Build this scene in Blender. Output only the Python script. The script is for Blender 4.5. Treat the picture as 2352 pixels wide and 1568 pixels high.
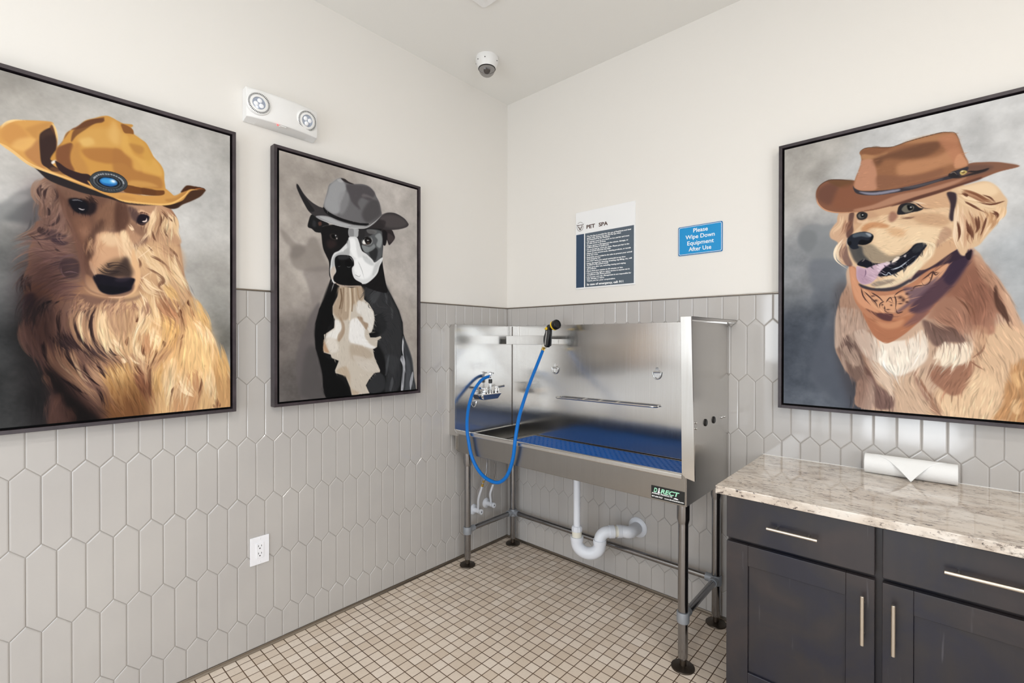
import bpy, bmesh, math, random
import numpy as np
from mathutils import Vector, Matrix

# ---------------------------------------------------------------- scene reset
for _o in list(bpy.data.objects):
    bpy.data.objects.remove(_o, do_unlink=True)
SC = bpy.context.scene
COL = SC.collection
PI = math.pi
random.seed(7)

# ---------------------------------------------------------------- camera
# room corner = origin; left wall is x=0, right wall is y=0, floor z=0
CAM_LOC = Vector((2.2698, -2.4558, 1.3963))
YAW, PITCH, ROLL = 0.7360, -0.0044, 0.0013
FPX = 1083.75
cam_d = bpy.data.cameras.new('camera'); cam = bpy.data.objects.new('camera', cam_d); COL.objects.link(cam)
fwd = Vector((-math.sin(YAW)*math.cos(PITCH), math.cos(YAW)*math.cos(PITCH), math.sin(PITCH)))
rgt = Vector((math.cos(YAW), math.sin(YAW), 0)); upv = rgt.cross(fwd)
r2 = rgt*math.cos(ROLL)+upv*math.sin(ROLL); u2 = upv*math.cos(ROLL)-rgt*math.sin(ROLL)
cam.matrix_world = Matrix(((r2.x, u2.x, -fwd.x, CAM_LOC.x), (r2.y, u2.y, -fwd.y, CAM_LOC.y), (r2.z, u2.z, -fwd.z, CAM_LOC.z), (0, 0, 0, 1)))
cam_d.sensor_width = 36; cam_d.lens = FPX/2352*36; cam_d.clip_start = 0.05
SC.camera = cam

# ---------------------------------------------------------------- world, lights, exposure
SC.view_settings.view_transform = 'Standard'; SC.view_settings.look = 'None'
SC.view_settings.gamma = 1; SC.view_settings.use_curve_mapping = False
SC.view_settings.exposure = -0.13
world = bpy.data.worlds.new('world'); SC.world = world; world.use_nodes = True
bg = world.node_tree.nodes['Background']; bg.inputs[0].default_value = (0.86, 0.93, 1.0, 1); bg.inputs[1].default_value = 1.6

H = 3.05          # ceiling height
XF, YF = 3.9, -4.3   # far walls behind and beside the camera

def area_light(name, loc, rot, sx, sy, power, color, shape='RECTANGLE'):
    d = bpy.data.lights.new(name, 'AREA'); d.shape = shape; d.size = sx
    if shape == 'RECTANGLE': d.size_y = sy
    d.energy = power; d.color = color
    o = bpy.data.objects.new(name, d); COL.objects.link(o); o.location = loc; o.rotation_euler = rot
    return o
# daylight in through the glazed front behind the camera and the side window
area_light('daylight_front', (1.7, YF-0.30, 1.30), (PI/2, 0, 0), 1.7, 2.1, 30, (0.82, 0.91, 1.0))
area_light('sunlit_entry', (0.72, YF-0.22, 1.62), (PI/2, 0, 0), 0.42, 1.05, 11, (0.90, 0.95, 1.0))
area_light('sunlit_pavement', (2.02, YF-0.20, 0.36), (PI/2+0.15, 0, 0), 0.80, 0.30, 6.5, (0.90, 0.95, 1.0))
area_light('daylight_side', (XF+0.25, -2.6, 1.45), (PI/2, 0, PI/2), 1.9, 1.7, 38, (0.86, 0.93, 1.0))
CEIL_LAMPS = [(1.95, -2.95), (2.95, -1.6), (3.1, -3.4)]
CEIL_POWER = 13

# ---------------------------------------------------------------- materials
def srgb(r, g=None, b=None):
    if g is None: r, g, b = r
    f = lambda c: (c/255/12.92) if c/255 <= 0.04045 else ((c/255+0.055)/1.055)**2.4
    return (f(r), f(g), f(b), 1)

def mat(name, col, rough=0.5, metal=0.0, spec=0.5, **kw):
    m = bpy.data.materials.new(name); m.use_nodes = True
    b = m.node_tree.nodes['Principled BSDF']
    b.inputs['Base Color'].default_value = srgb(col); b.inputs['Roughness'].default_value = rough
    b.inputs['Metallic'].default_value = metal; b.inputs['Specular IOR Level'].default_value = spec
    for k, v in kw.items(): b.inputs[k.replace('_', ' ')].default_value = v
    return m

class NT:
    """tiny node-tree helper"""
    def __init__(s, m): s.t = m.node_tree; s.n = s.t.nodes; s.l = s.t.links; s.b = s.n['Principled BSDF']
    def new(s, typ, **kw):
        n = s.n.new(typ)
        for k, v in kw.items(): setattr(n, k, v)
        return n
    def link(s, a, b): s.l.new(a, b)
    def obj(s, scale=(1, 1, 1), rot=(0, 0, 0)):
        tc = s.new('ShaderNodeTexCoord'); mp = s.new('ShaderNodeMapping')
        mp.inputs['Scale'].default_value = scale; mp.inputs['Rotation'].default_value = rot
        s.link(tc.outputs['Object'], mp.inputs[0]); return mp.outputs[0]
    def noise(s, vec, scale, detail=3, rough=0.5, dist=0.0):
        n = s.new('ShaderNodeTexNoise'); n.inputs['Scale'].default_value = scale; n.inputs['Detail'].default_value = detail
        n.inputs['Roughness'].default_value = rough; n.inputs['Distortion'].default_value = dist
        s.link(vec, n.inputs['Vector']); return n.outputs['Fac']
    def ramp(s, fac, stops, interp='LINEAR'):
        r = s.new('ShaderNodeValToRGB'); r.color_ramp.interpolation = interp
        e = r.color_ramp.elements
        while len(e) < len(stops): e.new(0.5)
        for i, (p, c) in enumerate(stops): e[i].position = p; e[i].color = c if len(c) == 4 else (*c, 1)
        s.link(fac, r.inputs[0]); return r.outputs[0]
    def mix(s, fac, a, b, mode='MIX'):
        n = s.new('ShaderNodeMix', data_type='RGBA', blend_type=mode)
        for sock, v in ((n.inputs[0], fac), (n.inputs[6], a), (n.inputs[7], b)):
            if hasattr(v, 'links'): s.link(v, sock)
            else: sock.default_value = v
        return n.outputs[2]
    def math(s, op, a, b=None, clamp=False):
        n = s.new('ShaderNodeMath', operation=op); n.use_clamp = clamp
        for i, v in enumerate((a, b)):
            if v is None: continue
            if hasattr(v, 'links'): s.link(v, n.inputs[i])
            else: n.inputs[i].default_value = v
        return n.outputs[0]
    def bump(s, h, strength=0.3, dist=0.01):
        n = s.new('ShaderNodeBump'); n.inputs['Strength'].default_value = strength; n.inputs['Distance'].default_value = dist
        s.link(h, n.inputs['Height']); s.link(n.outputs[0], s.b.inputs['Normal'])
    def color(s, c): s.link(c, s.b.inputs['Base Color'])
    def rough(s, c): s.link(c, s.b.inputs['Roughness'])

def g3(v): return (v, v, v, 1)

M = {}
m = M['paint'] = mat('wall_paint', (233, 229, 223), 0.6, spec=0.3); t = NT(m)
t.bump(t.noise(t.obj(), 260, 2), 0.05, 0.002)
m = M['ceil'] = mat('ceiling_paint', (238, 236, 231), 0.7, spec=0.2); t = NT(m)
t.bump(t.noise(t.obj(), 200, 2), 0.05, 0.002)
m = M['tile'] = mat('glazed_grey_tile', (196, 193, 189), 0.08, spec=0.5); t = NT(m)
n = t.noise(t.obj(), 3.0, 2)
t.color(t.ramp(n, [(0.3, srgb(183, 179, 176)), (0.7, srgb(189, 185, 181))]))
t.bump(t.noise(t.obj(), 9, 2), 0.035, 0.01)
M['grout'] = mat('wall_grout', (160, 153, 146), 0.8, spec=0.2)
# floor mosaic
PITCH_F = 0.0506
m = M['floor'] = mat('floor_mosaic', (190, 170, 150), 0.4, spec=0.4); t = NT(m)
tc = t.new('ShaderNodeTexCoord'); sx = t.new('ShaderNodeSeparateXYZ'); t.link(tc.outputs['Object'], sx.inputs[0])
def cellf(axis, phase):
    a = t.math('DIVIDE', t.math('SUBTRACT', axis, phase), PITCH_F)
    fr = t.math('FRACT', a); return fr, t.math('FLOOR', a)
fx, ix = cellf(sx.outputs[0], 0.0545-10*PITCH_F); fy, iy = cellf(sx.outputs[1], -1.7478-60*PITCH_F)
ex = t.math('MINIMUM', fx, t.math('SUBTRACT', 1.0, fx)); ey = t.math('MINIMUM', fy, t.math('SUBTRACT', 1.0, fy))
e = t.math('MINIMUM', ex, ey)
mr = t.new('ShaderNodeMapRange'); mr.inputs[1].default_value = 0.029; mr.inputs[2].default_value = 0.047; t.link(e, mr.inputs[0]); mask = mr.outputs[0]
cv = t.new('ShaderNodeCombineXYZ'); t.link(ix, cv.inputs[0]); t.link(iy, cv.inputs[1])
wn = t.new('ShaderNodeTexWhiteNoise'); t.link(cv.outputs[0], wn.inputs['Vector'])
tcol = t.ramp(wn.outputs['Value'], [(0.0, srgb(216, 199, 181)), (0.5, srgb(227, 212, 196)), (1.0, srgb(236, 223, 209))])
dirt = t.noise(t.obj(), 1.7, 4, 0.6)
tcol = t.mix(t.math('MULTIPLY', t.ramp(dirt, [(0.45, g3(0)), (0.75, g3(1))]), 0.30), tcol, srgb(190, 172, 154))
spk = t.noise(t.obj(), 90, 3)
tcol = t.mix(t.math('MULTIPLY', t.ramp(spk, [(0.5, g3(0)), (0.8, g3(1))]), 0.20), tcol, srgb(180, 160, 140))
gcol = t.ramp(t.noise(t.obj(), 2.3, 3), [(0.35, srgb(72, 50, 34)), (0.65, srgb(104, 82, 62))])
t.color(t.mix(mask, gcol, tcol))
t.rough(t.ramp(mask, [(0, g3(0.85)), (1, g3(0.36))]))
t.bump(mask, 0.5, 0.0015)

def steel(name, base=(212, 210, 207), rough=0.19, aniso=0.8, rot=0.0, bump=0.12):
    m = mat(name, base, rough, 1.0); t = NT(m)
    ge = t.new('ShaderNodeNewGeometry'); cr = t.new('ShaderNodeVectorMath', operation='CROSS_PRODUCT'); t.link(ge.outputs['True Normal'], cr.inputs[0]); cr.inputs[1].default_value = (0, 0, 1)
    ad_ = t.new('ShaderNodeVectorMath', operation='ADD'); t.link(cr.outputs[0], ad_.inputs[0]); ad_.inputs[1].default_value = (0.02, 0.01, 0); nm_ = t.new('ShaderNodeVectorMath', operation='NORMALIZE'); t.link(ad_.outputs[0], nm_.inputs[0]); t.link(nm_.outputs[0], t.b.inputs['Tangent'])
    t.b.inputs['Anisotropic'].default_value = aniso; t.b.inputs['Anisotropic Rotation'].default_value = rot
    n = t.noise(t.obj((220, 220, 3)), 1.0, 2)
    w = t.noise(t.obj(), 2.2, 2)
    t.rough(t.math('ADD', t.math('MULTIPLY', n, 0.06), rough-0.03))
    t.color(t.mix(0.5, srgb(base), t.ramp(n, [(0.3, srgb([c-4 for c in base])), (0.7, srgb([min(255, c+4) for c in base]))])))
    t.bump(w, bump, 0.02)
    return m
M['steel'] = steel('brushed_stainless')
M['steel_shaded'] = steel('brushed_stainless_shaded', (158, 156, 153), 0.24)  # same tub steel, base colour darkened to stand in for dimmer reflections
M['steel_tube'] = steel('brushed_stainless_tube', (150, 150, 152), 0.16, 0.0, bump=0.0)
M['chrome'] = mat('chrome', (215, 215, 215), 0.07, 1.0)
M['nickel'] = mat('satin_nickel', (205, 198, 188), 0.28, 1.0)
M['trim_metal'] = mat('brushed_trim_metal', (150, 141, 130), 0.3, 1.0)
M['footmetal'] = mat('dark_foot_metal', (92, 84, 76), 0.38, 1.0)
M['alu'] = mat('cast_aluminium', (150, 154, 160), 0.5, 0.35)
M['brass'] = mat('brass', (214, 180, 96), 0.25, 1.0)
M['blue_hose'] = mat('blue_rubber_hose', (0, 108, 194), 0.38, spec=0.3)
m = M['blue_mat'] = mat('blue_rubber_mat', (0, 94, 182), 0.5, spec=0.3)
M['pvc'] = mat('white_pvc', (226, 229, 236), 0.35)
M['pvc_cream'] = mat('cream_pvc', (228, 224, 210), 0.4)
M['plastic'] = mat('white_plastic', (238, 237, 235), 0.3)
M['plate'] = mat('outlet_plastic', (240, 240, 244), 0.3)
M['black'] = mat('black_plastic', (14, 14, 15), 0.35)
M['black_matte'] = mat('black_matte', (9, 8, 9), 0.7, spec=0.2)
M['yellow'] = mat('yellow_plastic', (248, 204, 22), 0.35)
M['paper'] = mat('paper_towel', (244, 244, 243), 0.85, spec=0.2)
t = NT(M['paper']); t.bump(t.noise(t.obj(), 320, 2), 0.25, 0.001)
m = M['frame'] = mat('dark_frame_wood', (66, 56, 60), 0.42); t = NT(m)
n = t.noise(t.obj((1, 1, 1)), 14, 4, 0.6)
t.color(t.ramp(n, [(0.3, srgb(40, 32, 36)), (0.7, srgb(66, 56, 61))]))
m = M['wood'] = mat('espresso_stained_wood', (58, 54, 60), 0.33, spec=0.5); t = NT(m)
n = t.noise(t.obj((1, 1, 1)), 4.5, 4, 0.6, 0.6); g = t.noise(t.obj((14, 14, 0.8)), 3.0, 4, 0.6)
c = t.ramp(n, [(0.34, srgb(36, 37, 50)), (0.5, srgb(46, 43, 47)), (0.66, srgb(58, 50, 50))])
c = t.mix(t.math('MULTIPLY', g, 0.35), c, srgb(28, 26, 29))
scr = t.noise(t.obj((60, 60, 5)), 1.0, 2); scr = t.ramp(scr, [(0.70, g3(0)), (0.77, g3(1))])
c = t.mix(t.math('MULTIPLY', scr, 0.22), c, srgb(120, 118, 124)); t.color(c)
t.rough(t.ramp(n, [(0.3, g3(0.28)), (0.7, g3(0.42))]))
m = M['granite'] = mat('speckled_granite', (215, 205, 190), 0.045, spec=0.6); t = NT(m)
v = t.obj((1, 2.1, 2.1), (0, 0, 0.25))
n1 = t.noise(v, 5, 5, 0.6, 0.4); n2 = t.noise(v, 42, 4, 0.62, 0.4); n3 = t.noise(v, 75, 3, 0.6, 0.3); n4 = t.noise(v, 12, 5, 0.7)
c = t.ramp(n1, [(0.3, srgb(230, 224, 216)), (0.55, srgb(216, 204, 191)), (0.75, srgb(194, 178, 162))])
c = t.mix(t.math('MULTIPLY', t.ramp(n4, [(0.47, g3(0)), (0.64, g3(1))]), 0.65), c, srgb(160, 144, 130))
f = t.math('MULTIPLY', t.ramp(n2, [(0.585, g3(0)), (0.63, g3(1))]), t.ramp(n1, [(0.38, g3(0.15)), (0.55, g3(1))]))
c = t.mix(f, c, srgb(84, 72, 68))
f = t.math('MULTIPLY', t.ramp(n3, [(0.60, g3(0)), (0.65, g3(1))]), t.ramp(n4, [(0.48, g3(0)), (0.62, g3(1))]))
c = t.mix(f, c, srgb(38, 34, 38)); t.color(c)
M['sign_white'] = mat('sign_white', (240, 240, 240), 0.3)
M['sign_slate'] = mat('sign_slate', (84, 96, 108), 0.35)
M['sign_navy'] = mat('sign_navy', (48, 70, 96), 0.35)
M['sign_brown'] = mat('sign_brown', (78, 52, 42), 0.5)
M['sign_blue'] = mat('sign_blue', (0, 142, 205), 0.3)
M['sign_blue_dark'] = mat('sign_blue_dark', (0, 108, 170), 0.3)
M['ink_white'] = mat('white_ink', (250, 250, 250), 0.5)
M['sticker_black'] = mat('sticker_black', (12, 14, 14), 0.4)
M['sticker_green'] = mat('sticker_green', (160, 222, 190), 0.5)
M['lens'] = mat('frosted_lens', (176, 186, 204), 0.15, 0.6)
M['lens_white'] = mat('lamp_reflector', (246, 248, 252), 0.1)
M['dome'] = mat('smoked_dome', (104, 96, 92), 0.08, spec=0.8)
M['red_led'] = mat('red_indicator', (255, 90, 90), 0.4, Emission_Strength=1.5); M['red_led'].node_tree.nodes['Principled BSDF'].inputs['Emission Color'].default_value = (1, 0.1, 0.1, 1)
M['lamp'] = mat('lamp_glow', (255, 255, 255), 0.4, Emission_Strength=9.0); M['lamp'].node_tree.nodes['Principled BSDF'].inputs['Emission Color'].default_value = (1, 0.95, 0.88, 1)

# ---------------------------------------------------------------- mesh helpers
def fin(name, bm, material=None, parent=None, bevel=0, seg=2, smooth=False, mats=None):
    me = bpy.data.meshes.new(name); bmesh.ops.recalc_face_normals(bm, faces=bm.faces[:]); bm.to_mesh(me); bm.free()
    for mm in (mats or [material]):
        me.materials.append(M[mm] if isinstance(mm, str) else mm)
    if smooth:
        for p in me.polygons: p.use_smooth = True
    o = bpy.data.objects.new(name, me); COL.objects.link(o)
    if parent is not None: o.parent = parent; o.matrix_parent_inverse = parent.matrix_basis.inverted()
    if bevel:
        b = o.modifiers.new('bevel', 'BEVEL'); b.width = bevel; b.segments = seg; b.limit_method = 'ANGLE'; b.angle_limit = 0.7
        b.harden_normals = False
    if smooth:
        try:
            me.set_sharp_from_angle(angle=math.radians(40))
        except Exception: pass
    return o
def tag(o, label=None, cat=None, group=None, kind=None):
    if label: o['label'] = label
    if cat: o['category'] = cat
    if group: o['group'] = group
    if kind: o['kind'] = kind
    return o
def thing(name, loc, label, cat, group=None):
    o = bpy.data.objects.new(name, None); COL.objects.link(o); o.location = loc; o.empty_display_size = 0.05
    return tag(o, label, cat, group)
def box(bm, x0, x1, y0, y1, z0, z1):
    v = [bm.verts.new(p) for p in ((x0, y0, z0), (x1, y0, z0), (x1, y1, z0), (x0, y1, z0), (x0, y0, z1), (x1, y0, z1), (x1, y1, z1), (x0, y1, z1))]
    for f in ((3, 2, 1, 0), (4, 5, 6, 7), (0, 1, 5, 4), (1, 2, 6, 5), (2, 3, 7, 6), (3, 0, 4, 7)): bm.faces.new([v[i] for i in f])
def bxo(name, x0, x1, y0, y1, z0, z1, material, parent=None, bevel=0.0, seg=2):
    bm = bmesh.new(); box(bm, x0, x1, y0, y1, z0, z1); return fin(name, bm, material, parent, bevel, seg)
def prism(bm, pts, axis, a, b):
    """extrude a 2-D polygon along axis (0,1,2) from a to b; pts are the other two coordinates in order"""
    def P(p, c):
        q = [p[0], p[1]]; q.insert(axis, c); return q
    A = [bm.verts.new(P(p, a)) for p in pts]; B = [bm.verts.new(P(p, b)) for p in pts]
    n = len(pts); bm.faces.new(A[::-1]); bm.faces.new(B)
    for i in range(n): bm.faces.new((A[i], A[(i+1) % n], B[(i+1) % n], B[i]))
def frame_axes(d):
    d = Vector(d).normalized(); u = Vector((0, 0, 1)) if abs(d.z) < 0.9 else Vector((1, 0, 0))
    a = d.cross(u).normalized(); return d, a, d.cross(a).normalized()
def lathe(bm, prof, loc, axis=(0, 0, 1), seg=28, cap=True, sx=1.0):
    """prof: list of (radius, distance along axis)"""
    d, a, b = frame_axes(axis); loc = Vector(loc); rings = []
    for r, h in prof:
        if r < 1e-6: rings.append([bm.verts.new(loc+d*h)])
        else: rings.append([bm.verts.new(loc+d*h+(a*math.cos(2*PI*i/seg)*sx+b*math.sin(2*PI*i/seg))*r) for i in range(seg)])
    for R, S in zip(rings, rings[1:]):
        for i in range(seg):
            j = (i+1) % seg
            if len(R) == 1 and len(S) == 1: continue
            if len(R) == 1: bm.faces.new((R[0], S[j], S[i]))
            elif len(S) == 1: bm.faces.new((R[i], R[j], S[0]))
            else: bm.faces.new((R[i], R[j], S[j], S[i]))
    if cap:
        for R in (rings[0], rings[-1]):
            if len(R) > 2: bm.faces.new(R)
def cyl(bm, p, q, r, seg=20, r1=None):
    p = Vector(p); q = Vector(q); L = (q-p).length; lathe(bm, [(r, 0), (r if r1 is None else r1, L)], p, q-p, seg)
def smooth_path(pts, n=8, closed=False):
    P = [Vector(p) for p in pts]; out = []; N = len(P)
    rng = range(N) if closed else range(N-1)
    for i in rng:
        p0 = P[(i-1) % N] if closed or i > 0 else P[0]*2-P[1]
        p1 = P[i]; p2 = P[(i+1) % N]
        p3 = P[(i+2) % N] if closed or i+2 < N else P[-1]*2-P[-2]
        for k in range(n):
            s = k/n; out.append(0.5*((2*p1)+(p2-p0)*s+(2*p0-5*p1+4*p2-p3)*s*s+(3*p1-p0-3*p2+p3)*s**3))
    if not closed: out.append(P[-1])
    return out
def tube(bm, pts, r, seg=14, cap=True, closed=False, rad=None):
    P = [Vector(p) for p in pts]; N = len(P); rings = []; prev = None
    for i, p in enumerate(P):
        if closed: d = (P[(i+1) % N]-P[i-1]).normalized()
        else: d = ((P[i+1] if i+1 < N else P[i])-(P[i-1] if i else P[i])).normalized()
        if prev is None: _, a, b = frame_axes(d)
        else:
            a = prev-d*prev.dot(d); a.normalize(); b = d.cross(a)
        prev = a; rr = rad[i] if rad else r
        rings.append([bm.verts.new(p+(a*math.cos(2*PI*k/seg)+b*math.sin(2*PI*k/seg))*rr) for k in range(seg)])
    for i in range(N if closed else N-1):
        R = rings[i]; S = rings[(i+1) % N]
        for k in range(seg): bm.faces.new((R[k], R[(k+1) % seg], S[(k+1) % seg], S[k]))
    if cap and not closed: bm.faces.new(rings[0]); bm.faces.new(rings[-1])
def sphere(bm, c, r, seg=16, sc=(1, 1, 1)):
    mtx = Matrix.Translation(c) @ Matrix.Diagonal((*[r*s for s in sc], 1))
    bmesh.ops.create_uvsphere(bm, u_segments=seg, v_segments=seg//2+2, radius=1, matrix=mtx)

# ---------------------------------------------------------------- the room
bm = bmesh.new(); box(bm, -0.12, XF+0.12, YF-0.12, 0.12, -0.1, 0); tag(fin('floor', bm, 'floor'), kind='structure')
bm = bmesh.new(); box(bm, -0.12, XF+0.12, YF-0.12, 0.12, H, H+0.1); tag(fin('ceiling', bm, 'ceil'), kind='structure')
wall_left = tag(bxo('wall_left', -0.12, 0, YF-0.12, 0.12, 0, H, 'paint'), kind='structure')
wall_right = tag(bxo('wall_right', 0, XF+0.12, 0, 0.12, 0, H, 'paint'), kind='structure')
bm = bmesh.new()   # wall behind the camera with the glazed opening
for a in ((0, 0.4, 0, H), (2.6, XF, 0, H), (0.4, 2.6, 2.35, H), (0.4, 2.6, 0, 0.15)): box(bm, a[0], a[1], YF-0.12, YF, a[2], a[3])
tag(fin('wall_front', bm, 'paint'), kind='structure')
bm = bmesh.new()
for a in ((YF, -3.55, 0, H), (-1.65, 0, 0, H), (-3.55, -1.65, 2.3, H), (-3.55, -1.65, 0, 0.6)): box(bm, XF, XF+0.12, a[0], a[1], a[2], a[3])
tag(fin('wall_side', bm, 'paint'), kind='structure')
bm = bmesh.new()
for x in (0.4, 1.13, 1.86, 2.56): box(bm, x, x+0.04, YF-0.09, YF-0.03, 0.15, 2.35)
for z in (0.15, 2.31): box(bm, 0.4, 2.6, YF-0.09, YF-0.03, z, z+0.04)
tag(fin('window_1', bm, 'black'), kind='structure')
bm = bmesh.new()
for y in (-3.55, -2.62, -1.69): box(bm, XF+0.03, XF+0.09, y, y+0.04, 0.6, 2.3)
for z in (0.6, 2.26): box(bm, XF+0.03, XF+0.09, -3.55, -1.65, z, z+0.04)
tag(fin('window_2', bm, 'black'), kind='structure')

# picket tile cladding, one mesh per wall
ZT = 1.6115       # underside of the metal cap strip
def clip(poly, axis, val, keep_less):
    out = []
    for i in range(len(poly)):
        a, b = poly[i], poly[(i+1) % len(poly)]
        ia = (a[axis] <= val) == keep_less or a[axis] == val; ib = (b[axis] <= val) == keep_less or b[axis] == val
        if ia: out.append(a)
        if ia != ib:
            s = (val-a[axis])/(b[axis]-a[axis]); out.append((a[0]+(b[0]-a[0])*s, a[1]+(b[1]-a[1])*s))
    return out
def shrink(poly, d):
    n = len(poly); out = []
    for i in range(n):
        p0 = Vector(poly[i-1]); p1 = Vector(poly[i]); p2 = Vector(poly[(i+1) % n])
        e1 = (p1-p0).normalized(); e2 = (p2-p1).normalized()
        n1 = Vector((-e1.y, e1.x)); n2 = Vector((-e2.y, e2.x)); k = n1+n2
        k = k/(max(0.25, 1+n1.dot(n2))); out.append((p1.x+k.x*d, p1.y+k.y*d))
    return out
def cladding(name, parent, pitch, phase, s0, s1, toworld):
    bm = bmesh.new(); rnd = random.Random(3); zp = 0.9640; dz = 0.2660; sl = 0.036
    for row in range(-4, 5):
        ztop = zp+dz*(row+1); zbot = zp+dz*row   # peaks at ztop, lower point at zbot-sl
        off = phase+(0 if row % 2 == 0 else pitch/2)
        k0 = int((s0-off)/pitch)-2; k1 = int((s1-off)/pitch)+2
        for k in range(k0, k1):
            x0 = off+k*pitch; xm = x0+pitch/2; x1 = x0+pitch
            # tile between vertical joints x0 and x1, pointed up at xm
            P = [(x0, zbot), (xm, zbot-sl), (x1, zbot), (x1, ztop-sl), (xm, ztop), (x0, ztop-sl)]
            for ax, val, less in ((0, s0, False), (0, s1, True), (1, 0.014, False), (1, ZT, True)):
                if len(P) >= 3: P = clip(P, ax, val, less)
            Q = []
            for q in P:
                if not Q or (abs(q[0]-Q[-1][0])+abs(q[1]-Q[-1][1])) > 1e-4: Q.append(q)
            if len(Q) > 2 and abs(Q[0][0]-Q[-1][0])+abs(Q[0][1]-Q[-1][1]) < 1e-4: Q.pop()
            if len(Q) < 3: continue
            cx = sum(q[0] for q in Q)/len(Q); cz = sum(q[1] for q in Q)/len(Q)
            wmin = max(q[0] for q in Q)-min(q[0] for q in Q); hmin = max(q[1] for q in Q)-min(q[1] for q in Q)
            if wmin < 0.012 or hmin < 0.012: continue
            tx = rnd.uniform(-1, 1)*0.004; tz = rnd.uniform(-1, 1)*0.003
            rings = []
            for d, h in ((0.0004, 0.001), (0.0007, 0.0042), (0.0026, 0.0056), (0.0052, 0.0062)):
                R = shrink(Q, d)
                rings.append([bm.verts.new(toworld(p[0], p[1], h+(tx*(p[0]-cx)+tz*(p[1]-cz)))) for p in R])
            for A, B in zip(rings, rings[1:]):
                for i in range(len(A)):
                    j = (i+1) % len(A); bm.faces.new((A[i], A[j], B[j], B[i]))
            bm.faces.new(rings[-1])
    o = fin(name, bm, 'tile', parent)
    for p in o.data.polygons: p.use_smooth = False
    return o
# s runs with -y on the left wall, +x on the right wall; peaks of row z=.964: y=-2.3806 (left), x=1.8439 (right)
cladding('tile_cladding', wall_left, 0.07575, 2.3800, 0.001, 3.4, lambda s, z, h: (h, -s, z))
cladding('tile_cladding', wall_right, 0.0751, 1.8439, 0.008, 3.6, lambda s, z, h: (s, -h, z))
bxo('grout_bed', 0, 0.0034, -3.4, 0, 0.004, ZT, 'grout', wall_left)
bxo('grout_bed', 0.0, 3.6, -0.0034, 0, 0.004, ZT, 'grout', wall_right)
def strip(name, prof, length, side):
    bm = bmesh.new()
    if side == 'l': prism(bm, [(p[0], p[1]) for p in prof], 1, -length, 0)
    else:
        pts = [(-p[0], p[1]) for p in prof]; prism(bm, pts, 0, 0, length)
    return tag(fin(name, bm, 'trim_metal', bevel=0.0012), kind='structure')
capp = [(0, ZT), (0.0085, ZT), (0.0105, ZT+0.002), (0.0105, ZT+0.006), (0, ZT+0.0075)]
strip('trim_1', capp, 3.4, 'l'); strip('trim_2', capp, 3.6, 'r')
base = [(0, 0), (0.016, 0), (0.016, 0.003), (0.0105, 0.008), (0.0095, 0.0145), (0, 0.0145)]
strip('baseboard_left', base, 4.3, 'l'); strip('baseboard_right', base, 3.9, 'r')

# ---------------------------------------------------------------- ceiling fixtures
for i, (x, y) in enumerate(CEIL_LAMPS):
    o = thing('recessed_ceiling_lamp', (x, y, H), ('round recessed ceiling lamp behind the camera, nearest to it', 'round recessed ceiling lamp above the cabinets', 'round recessed ceiling lamp in the far corner behind the camera')[i], 'ceiling lamp', 'recessed ceiling lamps')
    bm = bmesh.new(); lathe(bm, [(0.062, 0), (0.085, 0), (0.088, 0.004), (0.085, 0.008), (0.062, 0.006)], (x, y, H), (0, 0, -1), 32, cap=False); fin('trim_ring', bm, 'plastic', o, smooth=True)
    bm = bmesh.new(); lathe(bm, [(0.0, 0.001), (0.062, 0.001), (0.062, 0.003), (0, 0.003)], (x, y, H), (0, 0, -1), 24, cap=False); fin('diffuser', bm, 'lamp', o)
    area_light('lamp_light', (x, y, H-0.012), (0, 0, 0), 0.12, 0.12, CEIL_POWER, (1.0, 0.95, 0.88), 'DISK')
# white square fixture whose corner shows at the top edge
o = thing('ceiling_vent', (0.72, -0.94, H), 'white square ceiling vent panel cut off by the top of the photo', 'vent')
def rrect(x0, x1, y0, y1, r, n=5):
    out = []
    for cx, cy, a0 in ((x1-r, y1-r, 0), (x0+r, y1-r, 90), (x0+r, y0+r, 180), (x1-r, y0+r, 270)):
        for k in range(n+1):
            a = math.radians(a0+90*k/n); out.append((cx+r*math.cos(a), cy+r*math.sin(a)))
    return out
bm = bmesh.new(); prism(bm, rrect(0.588, 0.888, -1.108, -0.808, 0.018), 2, H-0.014, H); fin('cover_plate', bm, 'plastic', o, 0.003)
bm = bmesh.new()
for k in range(9): box(bm, 0.628, 0.848, -1.065+k*0.026, -1.055+k*0.026, H-0.017, H-0.0135)
fin('grille_slats', bm, 'plastic', o)

# security camera dome
cx, cy = 0.292, -0.495
o = thing('security_camera', (cx, cy, H), 'white dome security camera with smoked lens under the ceiling corner', 'camera')
bm = bmesh.new(); lathe(bm, [(0.066, 0), (0.0675, 0.006), (0.066, 0.024), (0.060, 0.044), (0.052, 0.060), (0.049, 0.066), (0.044, 0.0665)], (cx, cy, H), (0, 0, -1), 40); fin('housing', bm, 'plastic', o, smooth=True)
bm = bmesh.new(); lathe(bm, [(0.047*math.cos(a), 0.0665+0.043*math.sin(a)) for a in [i*PI/2/12 for i in range(12)]]+[(0, 0.1095)], (cx, cy, H), (0, 0, -1), 36, cap=False); dm = fin('smoked_dome', bm, 'dome', o, smooth=True)
b = M['dome'].node_tree.nodes['Principled BSDF']; b.inputs['Alpha'].default_value = 0.45
bm = bmesh.new(); lathe(bm, [(0.0505, 0), (0.0510, 0.003), (0.0465, 0.004)], (cx, cy, H-0.063), (0, 0, -1), 36, cap=False); fin('dome_ring', bm, 'black', o, smooth=True)
ld = Vector((0.62, -0.55, -0.62)).normalized(); c0 = Vector((cx, cy, H-0.074))
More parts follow.
